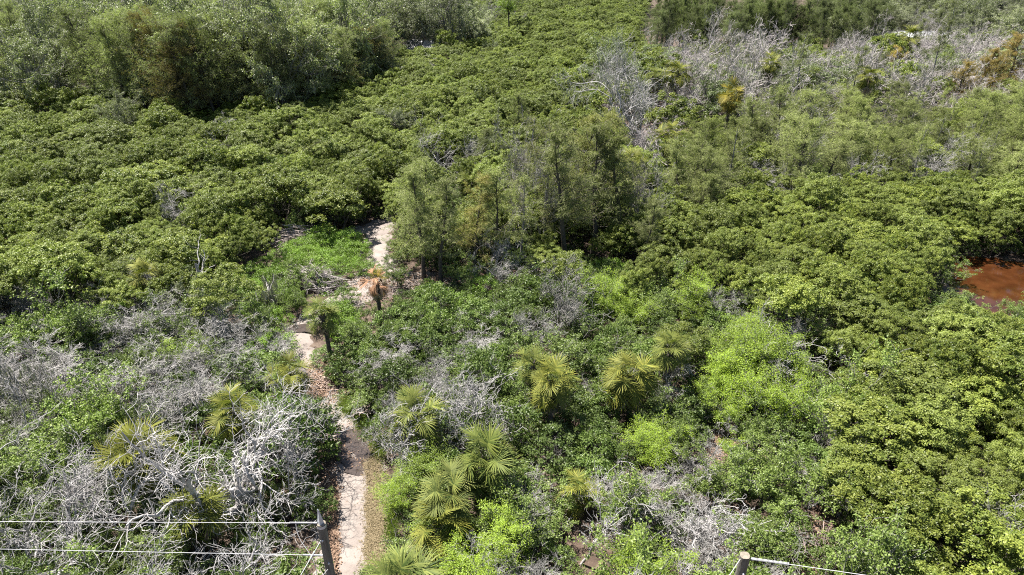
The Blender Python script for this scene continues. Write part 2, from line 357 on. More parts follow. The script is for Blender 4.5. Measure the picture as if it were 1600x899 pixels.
def ribbon(name, pts, mat, thick=.11, step=.25, nw=15):
    "a sandy track: crowned ribbon through (x, y, half width), its edges dip under the ground so they wander"
    P = np.array(pts); d = np.concatenate([[0], np.cumsum(np.hypot(*np.diff(P[:, :2], axis=0).T))]); s = np.arange(0, d[-1], step)
    c = np.stack([np.interp(s, d, P[:, k]) for k in range(3)], 1)
    for _ in range(6): c[1:-1] = (c[:-2] + 2 * c[1:-1] + c[2:]) / 4
    T = unit(np.gradient(c[:, :2], axis=0)); Nn = np.stack([-T[:, 1], T[:, 0]], 1); u = np.linspace(-1.25, 1.25, nw)
    X = c[:, None, :2] + Nn[:, None] * (c[:, 2][:, None] * u[None])[..., None]
    jag = .22 * np.sin(s * 1.9 + 1)[:, None] * np.where(u > 0, u, 0) + .2 * np.sin(s * 2.7)[:, None] * np.where(u < 0, u, 0) + .12 * np.sin(s * 6.1)[:, None] * u
    X = X + Nn[:, None] * (jag * np.minimum(c[:, 2], 1.2)[:, None])[..., None]
    nse = .026 * wob(X[..., 0] * 1.9, X[..., 1] * 1.9) + .012 * np.sin(X[..., 0] * 9 + X[..., 1] * 7)
    rut = -.035 * np.exp(-((np.abs(u) - .5) / .16) ** 2)[None]
    Z = ghz(X[..., 0], X[..., 1]) + thick * (1 - np.abs(u) ** 2.2)[None] - .02 + nse + rut
    V = np.concatenate([X, Z[..., None]], -1).reshape(-1, 3); i = np.arange(len(V)).reshape(len(c), nw)
    q = np.stack([i[:-1, :-1], i[:-1, 1:], i[1:, 1:], i[1:, :-1]], -1).reshape(-1, 4)
    mb = MB(); mb.add(V, q); return tag(obj(name, mb.mesh(name, [mat], True)), kind='structure')
PATHPX = [(575, 1150, 2.0), (562, 960, 2.0), (558, 899, 2.1), (548, 845, 1.8), (550, 790, 1.9), (562, 740, 1.6), (552, 695, 1.2), (531, 650, 1.15), (516, 612, 1.0), (490, 580, 1.1), (464, 552, 1.3), (466, 527, .8), (475, 508, .9), (510, 480, 1.0), (560, 462, 1.8), (590, 440, 2.4), (592, 412, 1.3), (590, 385, 1.1), (588, 362, 1.4), (600, 350, 1.6), (640, 340, 1.2), (700, 318, 1.2)]
pathw = [(*at(a, b)[:2], w) for a, b, w in PATHPX]
ribbon('path', pathw, 'sand')
spur = [(*at(a, b)[:2], w) for a, b, w in [(600, 350, 1.3), (575, 358, 1.3), (552, 362, .9), (530, 366, .5)]]
ribbon('path', spur, 'sand', .10)
clear_ = [(*at(a, b)[:2], w) for a, b, w in [(590, 452, 1.6), (640, 440, 1.8), (690, 436, 1.6), (740, 436, .8)]]
ribbon('path', clear_, 'sand', .08)
def pool(name, px, z, mat='water'):
    c = [at(a, b)[:2] for a, b in px]; n = len(c); V = []
    for i in range(n):
        for f in (0, .33, .66):
            p = c[i] * (1 - f) + c[(i + 1) % n] * f; V.append((p[0] + .25 * math.sin(i * 5 + f * 9), p[1] + .25 * math.cos(i * 3 + f * 7), z))
    mb = MB(); mb.add(V, [list(range(len(V)))]); return tag(obj(name, mb.mesh(name, [mat])), kind='structure')
pool('bank', [(1465, 392), (1540, 394), (1600, 403), (1720, 412), (1830, 480), (1780, 570), (1600, 595), (1515, 550), (1475, 475)], .062, 'mud')
pool('water', [(1480, 400), (1540, 402), (1590, 412), (1700, 420), (1800, 480), (1760, 560), (1600, 580), (1530, 540), (1490, 470)], .075)
pool('water', [(405, 380), (425, 362), (455, 360), (470, 372), (440, 400), (410, 400)], .075, 'mud')
pool('puddle', [(528, 672), (552, 668), (576, 700), (580, 735), (552, 752), (528, 715)], .135, 'mud')  # wet mud, with the tree shade on the path put into its dark colour
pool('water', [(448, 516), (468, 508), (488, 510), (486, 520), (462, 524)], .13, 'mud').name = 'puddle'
mz = None and sheet('meadow', np.linspace(-75, 75, 31), np.linspace(222, 330, 22), lambda X, Y: .12 + 0 * X, 'meadow')

# ------------------------------------------------------------------ palms
def frond_mesh(r, name, mat, Lp=.95, droop=.5, seg=27, fold=.35, tip=.5, wid=.066, Ls=.95, narrow=1.0):
    mb = MB(); k = 6; ang = -np.linspace(0, .25, k); dl = Lp / (k - 1); P = np.zeros((1, k, 3))
    for i in range(1, k): P[0, i] = P[0, i - 1] + np.array([math.cos(ang[i]), 0, math.sin(ang[i])]) * dl
    tubes(mb, P, np.linspace(.03, .014, k)[None], 4)
    m = 8; ra = np.linspace(-.25, -.25 - droop * 1.6, m); Q = np.zeros((m, 3)); Q[0] = P[0, -1]; T = np.stack([np.cos(ra), 0 * ra, np.sin(ra)], 1)
    for i in range(1, m): Q[i] = Q[i - 1] + T[i] * .42 / (m - 1)
    for j in range(seg):
        u = j / (seg - 1); sd_ = 1 if j % 2 else -1; s = u ** .8; x = s * (m - 1); i = min(int(x), m - 2); f = x - i
        b = Q[i] * (1 - f) + Q[i + 1] * f; t = unit(T[i] * (1 - f) + T[i + 1] * f); nrm = unit(np.cross(t, [0, 1, 0])) * -1
        nrm = nrm if nrm[2] > 0 else -nrm
        a = (2.0 * (1 - u) ** .9 + .05) * narrow + r.normal() * .05; d = t * math.cos(a) + np.array([0, sd_, 0]) * math.sin(a) + nrm * fold * abs(math.sin(a)); d = unit(d)
        L = Ls * (.72 + .28 * math.sin(min(1, u * 1.3 + .25) * math.pi * .6)) * (.9 + .2 * r.random()); p = b.copy(); pts = []
        dirs = [0, .12, .35, .8]
        for q in range(4):
            dd = unit(d + np.array([0, 0, -1.]) * tip * dirs[q] * (.7 + .6 * r.random())); pts.append((p.copy(), dd)); p = p + dd * L / 3
        ww = [wid * .45, wid, wid * .75, .006]; V = []
        for (pp, dd), w_ in zip(pts, ww):
            sdv = unit(np.cross(dd, nrm)); V += [pp - sdv * w_ / 2, pp + sdv * w_ / 2]
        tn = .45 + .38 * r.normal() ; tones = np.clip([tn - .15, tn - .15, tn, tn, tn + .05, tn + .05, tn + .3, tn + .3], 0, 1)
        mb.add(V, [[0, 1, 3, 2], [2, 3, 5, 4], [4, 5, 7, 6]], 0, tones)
    return mb.mesh(name, [mat])
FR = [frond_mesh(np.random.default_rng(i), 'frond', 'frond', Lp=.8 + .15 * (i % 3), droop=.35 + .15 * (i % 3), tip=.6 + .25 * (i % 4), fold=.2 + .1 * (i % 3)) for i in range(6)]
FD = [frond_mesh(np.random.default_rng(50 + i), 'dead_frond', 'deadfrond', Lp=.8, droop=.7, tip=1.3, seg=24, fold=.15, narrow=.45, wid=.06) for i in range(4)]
def trunk_mesh(r, h, rad):
    k = max(6, int(h / .22)); mb = MB(); z = np.linspace(-.3, h, k); bend = .12 * h * (z / h) ** 2 * r.normal() * .5
    P = np.stack([bend - bend[-1] * 0, 0 * z, z], 1); rr = rad * (1.12 - .2 * np.clip(z / h, 0, 1)) * (1 + .07 * np.where(np.arange(k) % 2, 1, -1)); rr[-3:] *= 1.15
    tubes(mb, P[None], rr[None], 10)
    n = int(h * 8)                                                   # leaf-base stubs on the upper trunk
    t = .45 + .55 * r.random(n); a = r.random(n) * 6.28; zz = t * h; D = unit(np.stack([np.cos(a), np.sin(a), np.full(n, 1.3)], 1))
    S = np.stack([np.interp(zz, z, P[:, 0]) + np.cos(a) * rad * .85, np.sin(a) * rad * .85, zz], 1)
    tubes(mb, np.stack([S, S + D * .14, S + D * .3], 1), np.array([[.05, .04, .012]]) * np.ones((n, 1)), 4)
    return mb.mesh('palm_trunk', ['palmtrunk'], True), P[-1]
def palm(px, py, h, s, label, n=26, dead=8, color=None, alldead=False, seed=0, lo=-40, hi=78, group=None):
    r = np.random.default_rng(900 + seed); x, y, _ = at(px, py, h + .3)
    e = obj('cabbage_palm', None, None, (x, y, 0), (0, 0, r.random() * 6.28)); tag(e, label, 'palm', group)
    tm, top = trunk_mesh(r, h, .17 * s ** .5); obj('trunk', tm, e)
    for i in range(n):
        el = hi - (hi - lo) * (i / (n - 1)) ** .85 + r.normal() * 13; az = i * 2.39996 + r.normal() * .35; sc_ = s * (.75 + .4 * r.random())
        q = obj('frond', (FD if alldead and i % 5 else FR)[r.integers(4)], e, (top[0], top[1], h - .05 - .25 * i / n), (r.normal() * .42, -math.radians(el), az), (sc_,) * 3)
        if color: q.color = (*color, 1)
    for i in range(int(dead * 1.6)):
        el = -50 - 28 * r.random(); az = i * 2.39996 + r.random(); sc_ = s * (.85 + .3 * r.random())
        obj('dead_frond', FD[r.integers(4)], e, (top[0] + .2 * math.cos(az), top[1] + .2 * math.sin(az), h - .3 - .2 * r.random()), (r.normal() * .3, -math.radians(el), az), (sc_,) * 3)
    return e
YEL = (1.15, 1.06, .9); DRK = (.8, .85, .85); PAL = (1.05, 1.05, 1.25)
PALMS = [
 (990, 580, 3.2, 1.08, 'big shaggy cabbage palm with yellow drooping fronds beside the lime-green tree', dict(color=YEL, n=34, dead=14, lo=-50)),
 (862, 592, 3.6, .92, 'cabbage palm with visible dark trunk and pale hanging dead fronds', dict(color=YEL, dead=9)),
 (833, 563, 3.8, .72, 'smaller cabbage palm tucked behind the one with the dark trunk', dict(dead=5)),
 (1047, 538, 4.0, .85, 'cabbage palm with one orange frond in front of the lime-green tree', dict(dead=7)),
 (453, 580, 2.6, .82, 'cabbage palm with cream dead fronds beside the narrow bend of the path', dict(color=YEL, dead=9)),
 (357, 632, 3.6, .9, 'half-hidden cabbage palm behind the big white dead tree', dict(color=YEL, n=20)),
 (210, 705, 3.9, 1.08, 'bushy yellow-green palm with tan dead fronds among grey bare branches', dict(color=(1.2, 1.1, .8), n=40, dead=8, lo=-15)),
 (292, 795, 3.0, .9, 'yellowish palm behind the upper wire, screened by bare branches', dict(color=(1.1, 1.05, .85), n=26, dead=4)),
 (228, 425, 3.4, .92, 'pale-tipped palm standing in the edge of the mangrove thicket', dict(color=YEL, dead=9)),
 (505, 484, 3.6, .74, 'slender dark-trunked palm leaning over the shaded puddle of the path', dict(dead=5)),
 (587, 428, 3.6, .78, 'dead orange-brown palm standing in the sandy clearing', dict(alldead=True, n=18, dead=10, color=(1.3, .9, .66))),
 (645, 640, 3.0, 1.0, 'palm with drooping yellow lower fronds next to a grey leafless bush', dict(n=24, dead=8)),
 (742, 712, 3.2, 1.12, 'broad dark green palm, the upper one of a cluster of palms', dict(color=DRK, n=30, dead=4, lo=-25)),
 (702, 765, 2.8, 1.02, 'palm with silvery folded fronds in the middle of the palm cluster', dict(color=PAL, n=28)),
 (682, 818, 2.2, 1.0, 'palm with long yellow arching fronds, the lower one of the palm cluster', dict(color=YEL, n=26)),
 (625, 905, 2.6, 1.15, 'silvery green palm cut by the lower picture edge beside the straw verge', dict(color=(1, 1.05, 1.2), n=34, dead=3)),
 (992, 250, 5.5, 1.05, 'tall palm with a skirt of tan fronds below the grey mossy oak', dict(color=YEL, dead=12)),
 (1050, 212, 6.0, 1.2, 'dark-skirted palm beside the grey mossy oak', dict(color=YEL, dead=12)),
 (1143, 143, 6.0, 1.2, 'orange-tinged palm among grey bare oaks', dict(color=(1.5, 1.1, .7), dead=12)),
 (1062, 112, 6.0, 1.3, 'green palm between the mangrove expanse and the grey bare oaks', dict(color=YEL)),
 (1035, 118, 5.5, 1.1, 'lower palm next to the green palm by the mangrove expanse', dict()),
 (1207, 100, 6.0, 1.1, 'small palm crown rising out of grey bare oaks', dict(color=YEL)),
 (1356, 116, 6.0, 1.1, 'pale-fronded palm in front of the rusty casuarinas', dict(color=YEL)),
 (1420, 56, 6.0, 1.5, 'palm in front of the long white building', dict(color=YEL)),
 (945, 185, 5.5, 1.0, 'dark palm at the edge of the grey mossy oak', dict(color=DRK)),
 (107, 98, 6.5, 1.25, 'pale grey-green palm in the oak wood', dict(color=(1.1, 1.1, 1.6))),
 (737, 283, 3.0, .85, 'small palm above the sandy opening behind the casuarinas', dict()),
 (903, 758, 1.6, .8, 'low yellow palm peeking out of the shrubs', dict(color=YEL, n=14, dead=2)),
 (1057, 262, 4.5, .8, 'small palm with brown skirt beside a bright bush', dict(dead=9)),
]
RESERVE = []        # (px, py, radius px, depth, x, y, radius m): what must stay in view
def reserve(x, y, z, rm, gap=.8, up=1.0):
    a, b, d = proj(x, y, z); RESERVE.append((a, b, F * rm / d * up, d, x, y, gap))
for i, (a, b, h, s, lab, kw) in enumerate(PALMS):
    s *= .84; h *= 1.3 if (b < 160 and a > 900) else 1; e = palm(a, b, h, s, lab, seed=i, group='cabbage palms', **kw); reserve(e.location.x, e.location.y, h, 1.35 * s, .7); a in (862, 505, 587, 990) and [reserve(e.location.x, e.location.y, h * q, .45, .7) for q in (.3, .6)]
# ------------------------------------------------------------------ utility poles and wires
M['pole'] = mat_noise('weathered_pole', [(.3, (.075, .068, .055)), (.7, (.20, .185, .16))], 3, 8, .85, .6, 10, stretch=(6, 6, .6))
M['poletop'] = mat_noise('pole_end_grain', [(.3, (.13, .11, .085)), (.7, (.25, .22, .175))], 9, 8, .9, .3)
def flat(name, col, metal=0, rough=.5):
    return mat_noise(name, [(.3, tuple(c * .82 for c in col)), (.7, col)], 7, 6, rough, .1)
M['metal'] = flat('galvanised_metal', (.55, .57, .60), rough=.4); M['wire'] = flat('wire', (.42, .42, .43), rough=.6)
M['metal'].node_tree.nodes['Principled BSDF'].inputs['Metallic'].default_value = .3
def cyl(mb, p, q, r0, r1, sides=12, caps=True, mat=0, k=2):
    P = np.linspace(p, q, k)[None]; n0 = mb.n; tubes(mb, P, np.linspace(r0, r1, k)[None], sides, mat)
    if caps: mb.add(np.concatenate([v for v in mb.V])[-sides:], [list(range(sides))], mat)
def box(mb, lo, hi, mat=0):
    lo, hi = np.minimum(lo, hi), np.maximum(lo, hi)
    V = [(x, y, z) for z in (lo[2], hi[2]) for y in (lo[1], hi[1]) for x in (lo[0], hi[0])]
    mb.add(V, [[0, 2, 3, 1], [4, 5, 7, 6], [0, 1, 5, 4], [1, 3, 7, 5], [3, 2, 6, 7], [2, 0, 4, 6]], mat)
def wire_mesh(pts, r, name, mat='wire'):
    mb = MB(); P = np.array(pts)[None]; tubes(mb, P, np.full((1, len(pts)), r), 6); return mb.mesh(name, [mat], True)
def line(a, b, n=24, sag=0.0):
    t = np.linspace(0, 1, n)[:, None]; P = np.array(a) * (1 - t) + np.array(b) * t; P[:, 2] -= (4 * sag * t * (1 - t))[:, 0]; return P
def spiral(a, b, r, turns):
    n = turns * 8; t = np.linspace(0, 1, n); ax = unit(np.array(b) - np.array(a)); u = unit(np.cross(ax, [0, 0, 1.])); v = np.cross(ax, u); ph = t * turns * 6.283
    return np.array(a) * (1 - t)[:, None] + np.array(b) * t[:, None] + r * (np.cos(ph)[:, None] * u + np.sin(ph)[:, None] * v)
def pole(px, py, depth, rad, label, capped):
    x, y, z = at_depth(px, py, depth); e = tag(obj('utility_pole', None, None, (x, y, 0)), label, 'utility pole', 'utility poles')
    mb = MB(); P = np.array([[0, 0, -.5], [0, 0, z * .5], [0, 0, z]])[None]; tubes(mb, P, np.array([[rad * 1.35, rad * 1.15, rad]]), 18); obj('shaft', mb.mesh('shaft', ['pole'], True), e)
    mb = MB(); a = np.arange(18) * 6.2832 / 18; mb.add(np.stack([np.cos(a) * rad * .99, np.sin(a) * rad * .99, np.full(18, .004) + .012 * np.sin(a * 3)], 1), [list(range(18))]); obj('end_grain', mb.mesh('end_grain', ['poletop']), e, (0, 0, z))
    for zz, aa in ((z - .55, -1.57), (z - 1.5, -1.2)):
        mb = MB(); cyl(mb, (0, 0, 0), (math.cos(aa) * .05, math.sin(aa) * .05, 0), .025, .025, 8); obj('bolt', mb.mesh('bolt', ['metal']), e, (math.cos(aa) * rad * 1.02, math.sin(aa) * rad * 1.02, zz))
    if capped:                                                       # pointed angle bracket on the top, band below
        mb = MB(); V = [(-.10, .02, 0), (.0, -.09, 0), (.10, .02, 0), (-.03, .01, .55), (.0, -.005, .52), (.02, .01, .50), (-.09, .04, 0), (.09, .04, 0), (-.02, .03, .54)]
        mb.add(V, [[0, 1, 4, 3], [1, 2, 5, 4], [6, 0, 3, 8], [2, 7, 8, 5], [6, 8, 7, 7][:3]] [:4]); mb.add(V, [[6, 8, 7], [3, 4, 8], [4, 5, 8]]); obj('pointed_cap', mb.mesh('pointed_cap', ['metal']), e, (-.02, 0, z))
        mb = MB(); tubes(mb, np.array([[[0, 0, z - .12], [0, 0, z - .02]]]), np.full((1, 2), rad * 1.06), 18); obj('band', mb.mesh('band', ['metal']), e)
    return e, np.array([x, y, z])
PL, tl = pole(502, 818, 19.5, .125, 'weathered wooden utility pole with a pointed metal cap beside the sandy path', True)
PR, tr_ = pole(1164, 868, 18.5, .135, 'round flat-topped wooden utility pole without a cap', False)
def wire(pts, r, label, grip=None, fr=.012, turns=26):
    P = np.array(pts); e = tag(obj('overhead_wire', None, None, tuple(P[0])), label, 'wire', 'wires on the poles')
    obj('strand', wire_mesh(P - P[0], r, 'strand'), e)
    if grip is not None:
        a, b = grip; obj('wrapped_grip', wire_mesh(spiral(a - P[0], b - P[0], fr, turns), .011, 'wrapped_grip'), e)
        obj('insulator', wire_mesh(line(a - P[0], a + (b - a) * .12 - P[0], 4), .028, 'insulator', 'metal'), e)
    return e
a1 = tl + np.array([-.12, 0, .02]); b1 = at_depth(0, 814, 19.6); e1 = a1 + (b1 - a1) * 3.2
wire(line(a1, e1, 40, .04), .0085, 'upper pale wire running from the capped pole over the bare trees', (a1, a1 + (b1 - a1) * .085), .018)
a2 = tl + np.array([-.13, 0, -1.32]); b2 = at_depth(0, 857, 20.2); e2 = a2 + (b2 - a2) * 3.2
wire(line(a2, e2, 40, .04), .0085, 'lower pale wire running from the capped pole over the bare trees', (a2, a2 + (b2 - a2) * .06), .018)
g0 = tl + np.array([-.05, -.13, -.55]); g1 = at_depth(470, 899, 18.6); wire(line(g0, g0 + (g1 - g0) * 5, 12), .011, 'diagonal guy wire slanting down from the capped pole', (g0 + (g1 - g0) * .35, g0 + (g1 - g0) * .6), .014, 12)
g2 = tl + np.array([.0, -.14, -1.75]); g3 = at_depth(500, 905, 18.4); wire(line(g2, g2 + (g3 - g2) * 5, 8), .010, 'short lower guy wire close against the capped pole')
lp = [at_depth(a, b, d) for a, b, d in [(462, 814, 19.5), (463, 828, 19.45), (469, 845, 19.4), (482, 862, 19.3), (492, 880, 19.2), (496, 899, 19.1), (494, 925, 19.0)]]
lp = [np.array([np.interp(t, range(7), [q[k] for q in lp]) for k in range(3)]) for t in np.linspace(0, 6, 25)]
for _ in range(4): lp = [lp[0]] + [(lp[i - 1] + 2 * lp[i] + lp[i + 1]) / 4 for i in range(1, 24)] + [lp[-1]]
wire(lp, .007, 'loose jumper wire hanging in a loop from the upper wire')
a3 = tr_ + np.array([.13, 0, -.12]); b3 = at_depth(1380, 902, 16.6); wire(line(a3, a3 + (b3 - a3) * 4, 40, .03), .008, 'thin wire leaving the flat-topped pole over the shrubs', (a3 + (b3 - a3) * .02, a3 + (b3 - a3) * .32), .030, 30)
a4 = tr_ + np.array([-.12, -.04, -.1]); b4 = at_depth(1140, 899, 18.0); wire(line(a4, a4 + (b4 - a4) * 5, 8), .010, 'guy wire dropping steeply from the flat-topped pole')

# ------------------------------------------------------------------ far buildings
M['white_metal'] = flat('white_roof_metal', (.42, .42, .43)); M['siding'] = flat('pale_siding', (.62, .61, .58)); M['glass'] = flat('dark_window', (.04, .05, .06), rough=.15); M['trim'] = flat('white_trim', (.78, .78, .78))
def house(px, py, zt, wdt, dep, hw, rise, rz, label, nwin=3):
    x, y, _ = at(px, py, zt); e = tag(obj('house', None, None, (x, y, 0), (0, 0, rz)), label, 'house'); reserve(x, y, zt - .3, 1.3 if px != 663 else .3, wdt * (.5 if px != 663 else .38))
    mb = MB(); box(mb, (-wdt / 2, -dep / 2, -.2), (wdt / 2, dep / 2, hw)); mb.add([(-wdt / 2, -dep / 2, hw), (-wdt / 2, dep / 2, hw), (-wdt / 2, 0, hw + rise), (wdt / 2, -dep / 2, hw), (wdt / 2, dep / 2, hw), (wdt / 2, 0, hw + rise)], [[0, 2, 1], [3, 4, 5]]); obj('wall', mb.mesh('wall', ['siding']), e)
    mb = MB(); o = .45
    for sg in (-1, 1):
        ed = np.array([0, sg * (dep / 2 + o), hw + .06 - rise * o / (dep / 2)])
        V = [(-wdt / 2 - o, 0, hw + rise + .06), (wdt / 2 + o, 0, hw + rise + .06), (wdt / 2 + o, ed[1], ed[2]), (-wdt / 2 - o, ed[1], ed[2])]; V += [(a, b, c + .12) for a, b, c in V]
        mb.add(V, [[0, 1, 2, 3], [4, 7, 6, 5], [0, 4, 5, 1], [2, 6, 7, 3], [1, 5, 6, 2], [3, 7, 4, 0]])
    rf = obj('roof', mb.mesh('roof', ['white_metal']), e)
    mb = MB(); box(mb, (-wdt / 2 - .4, -.1, hw + rise + .17), (wdt / 2 + .4, .1, hw + rise + .24)); obj('ridge_cap', mb.mesh('ridge_cap', ['trim']), rf)
    for i in range(nwin):
        xx = wdt * ((i + .5) / nwin - .5); yy = -dep / 2
        if i == nwin // 2:
            mb = MB(); box(mb, (xx - .5, yy - .05, 0), (xx + .5, yy - .005, 2.1)); obj('door', mb.mesh('door', ['trim']), e)
        else:
            mb = MB(); box(mb, (xx - .65, yy - .06, .85), (xx + .65, yy - .005, 2.15)); wn = obj('window', mb.mesh('window', ['trim']), e)
            mb = MB(); box(mb, (xx - .55, yy - .075, .95), (xx + .55, yy - .062, 2.05)); obj('pane', mb.mesh('pane', ['glass']), wn)
    return e
house(373, 74, 4.6, 9, 7, 3.0, 1.7, .25, 'pale-roofed house glimpsed between the dark casuarinas')
house(663, 64, 3.9, 6, 5, 2.5, 1.3, -.2, 'small white-roofed house at the edge of the mangrove expanse')
house(1422, 46, 4.2, 17, 5, 2.8, .8, .0, 'long white building behind the grey bare trees', 7)

# ------------------------------------------------------------------ dead hero trees, piles, snags
def hero(name, label, px, py, h, n0, rad, lean, seed, wander=.3, fine=3, moss=0, color=None, cat='dead tree', twig=True, spread=1.0, group=None, gap=1.6, lev=5):
    r = np.random.default_rng(seed); x, y, _ = at(px, py); w, c = MB(), MB()
    sk = skeleton(r, n0, h, rad, lean, [(lev, .3, 1, .95, .62, 9, .33, .12), (lev, .25, 1, .95, .58, 8, .33, .10)], .011, wander); skel_mesh(w, sk)
    P, rd = sk[-1]; L = np.full(len(P), h * .3)
    e = tag(obj(name, None, None, (x, y, 0)), label, cat, group)
    o1 = obj('trunk', w.mesh('hero_wood', ['deadwood'], True), e)
    if twig:
        T, t_r, tl_ = children(r, P, rd, 4, .2, 1, 1., .6, L, 6, .33, .03, .009); tubes(c, T, t_r, 3)
        if fine: T2, t2, _ = children(r, T, t_r, min(fine, 3), .2, 1, 1., .6, tl_, 5, .30, .02, .0065); tubes(c, T2, t2, 3)
        if moss: hang_moss(c, r, T[:, ::2].reshape(-1, 3), moss, .55, 1)
        o2 = obj('crown', c.mesh('hero_twigs', ['deadwood', 'moss']), e)
    if color:
        for q in e.children_recursive: q.color = (*color, 1)
    reserve(x, y, h * 1.0, h * .42, gap)
    return e
WHT = (1.22, 1.22, 1.25)
hero('dead_tree', 'big white dead tree with crooked forking limbs beside the path', 385, 800, 5.2, 4, .20, .75, 11, color=(1.5, 1.5, 1.53), fine=2, gap=2.2)
hero('dead_tree', 'white leafless tree with sprawling limbs hanging over the shaded path', 462, 772, 3.6, 3, .10, .9, 12, color=WHT, fine=3)
hero('dead_tree', 'pale dead tree with dense fine twigs crossed by the two wires', 225, 890, 4.4, 3, .11, .9, 13, color=WHT, fine=2, gap=1.2)
hero('dead_tree', 'sprawling grey dead tree in the lower corner under the wires', 90, 900, 4.4, 4, .11, 1.0, 14, color=WHT, fine=2, gap=1.2)
hero('dead_tree', 'twiggy dead tree under the lower wire next to the capped pole', 330, 950, 4.0, 4, .10, .9, 15, color=WHT, fine=2, gap=1.2)
hero('dead_tree', 'grey dead tree at the picture edge above the upper wire', 25, 800, 4.0, 4, .10, .9, 16, color=(1.1, 1.1, 1.12), fine=2, gap=1.2)
hero('dead_tree', 'tangled dead tree just above the upper wire among grey twigs', 150, 815, 3.6, 4, .09, .9, 17, color=WHT, fine=2, gap=1.0)
hero('dead_tree', 'grey leafless tree above the big white dead tree', 262, 690, 3.4, 3, .09, .8, 18, fine=3, gap=1.0)
hero('dead_tree', 'silver moss-hung tree near the picture edge above the green thicket', 62, 660, 3.0, 3, .10, .8, 19, fine=4, moss=1, gap=1)
hero('dead_snag', 'single white forked snag rising from green mangroves', 328, 476, 4.4, 1, .19, .1, 22, twig=False, color=(1.5, 1.5, 1.5), gap=1.4, lev=4)
hero('bare_shrub', 'rounded silver-grey leafless bush beside two palms', 742, 695, 3.0, 7, .055, .85, 24, fine=4, color=(1.3, 1.3, 1.33), cat='dead shrub', gap=1.3)
hero('bare_shrub', 'grey leafless bush in the dark gap below the casuarinas', 868, 525, 3.0, 5, .05, .7, 25, fine=4, color=(.85, .85, .82), cat='dead shrub', gap=1.2)
hero('dead_tree', 'white-limbed dead tree tangled into the edge of the lime-green tree', 1245, 600, 3.0, 3, .07, .9, 26, fine=2, color=WHT, gap=1.2)
hero('dead_tree', 'white bleached tree standing beside the flat-topped pole', 1125, 860, 2.6, 3, .07, .6, 27, fine=2, color=WHT)
hero('dead_tree', 'white forked tree rising from pale green shrubs near the lower edge', 905, 880, 2.8, 2, .08, .5, 28, fine=2, color=WHT)
hero('dead_tree', 'slanting grey-white tree in shrubs near the flat-topped pole', 1065, 880, 2.4, 2, .07, .6, 29, fine=2, color=WHT)
hero('moss_draped_tree', 'huge grey mossy oak at the edge of the mangrove expanse', 1000, 236, 8.2, 5, .22, .8, 30, fine=4, moss=3, color=(1.45, 1.45, 1.52), gap=5)
hero('dead_tree', 'white dead tree spreading its branches behind the tall casuarinas', 1010, 345, 4.8, 2, .12, .5, 31, fine=3, color=WHT)
hero('dead_tree', 'pale dead tree beside the sandy opening behind the casuarinas', 690, 300, 4.6, 3, .10, .5, 32, fine=3, color=(1.1, 1.1, 1.1))
hero('bare_shrub', 'white spiky dead stump between dark shrubs', 685, 600, 1.4, 5, .03, 1.2, 33, fine=1, color=WHT, cat='dead shrub', gap=.8, lev=3)
hero('bare_shrub', 'white twiggy bush below the lime-green tree on the straw verge', 628, 735, 2.6, 3, .05, .7, 34, fine=2, color=WHT, cat='dead shrub', gap=.8)
hero('dead_snag', 'charred dark snag leaning on the straw verge', 618, 868, 1.5, 1, .07, .2, 35, twig=False, color=(.35, .33, .32), gap=.8, lev=3)

for i, (a, b, s_) in enumerate([(25, 640, .9), (75, 628, 1.0), (115, 650, .8), (15, 700, .9), (205, 548, .9), (255, 560, 1.0), (310, 545, .9), (365, 552, .9), (400, 575, .8), (170, 575, .7), (245, 645, 1.0), (285, 672, .9), (20, 590, .7), (420, 610, .6), (700, 545, .7), (640, 590, .8), (590, 600, .6), (760, 560, .7), (980, 800, .8), (1010, 850, .8), (850, 830, .7)]):
    x, y, _ = at(a, b); w_ = a < 500
    plant('bare', i, x, y, s_, s_ * (.75 if w_ else .6), i * 1.3, 'grey fine-twigged bare tree between the forked snag and the bushy yellow palm' if w_ else 'low grey leafless bush among the shrubs on the palm side of the path' if b < 700 else 'low grey leafless bush among pale shrubs at the lower edge', 'grey twiggy trees above the big dead tree' if w_ else 'grey leafless bushes in the shrubs' if b < 700 else 'grey leafless bushes at the lower edge', (1.15, 1.15, 1.15)); RESERVE.append((0, 0, -1e9, 0, x, y, .5))
    if w_: reserve(x, y, 2.6 * s_, .8, .5)
STK = []
for i in range(6):
    mb = MB(); r = np.random.default_rng(40 + i); P = walk(r, np.array([[-.5, 0, 0.]]), np.array([[1., 0, 0]]), np.array([1.]), 5, .10); tubes(mb, P, np.array([[.022, .021, .018, .014, .007]]), 5); STK.append(mb.mesh('stick', ['stick'], True))
def pile(px, py, lx, ly, hh, n, ang, label, color=None, slen=2.2, jit=.5, seed=0, th=1.0):
    r = np.random.default_rng(600 + seed); x, y, _ = at(px, py); e = tag(obj('branch_pile', None, None, (x, y, 0), (0, 0, ang)), label, 'brush pile')
    for i in range(n):
        u, v = r.uniform(-1, 1, 2); top = hh * (1 - u * u) * (1 - v * v * .7)
        q = obj('branch', STK[r.integers(6)], e, (u * lx, v * ly, .08 + top * r.random() ** .6), (r.random() * 6, r.normal() * .28, r.normal() * jit), (slen * (.5 + .8 * r.random()), th * (1.0 + 1.3 * r.random()), th * (1.0 + 1.3 * r.random())))
        if color: q.color = (*color, 1)
    reserve(x, y, hh * .7, max(lx, ly) * .8, max(lx, ly) * .8)
    return e
pile(495, 446, 2.3, 1.1, 1.5, 290, -.4, 'large heap of bleached grey branches beside the low bright bushes', (1.05, 1.1, 1.18), 2.3, .5, 1, .55)
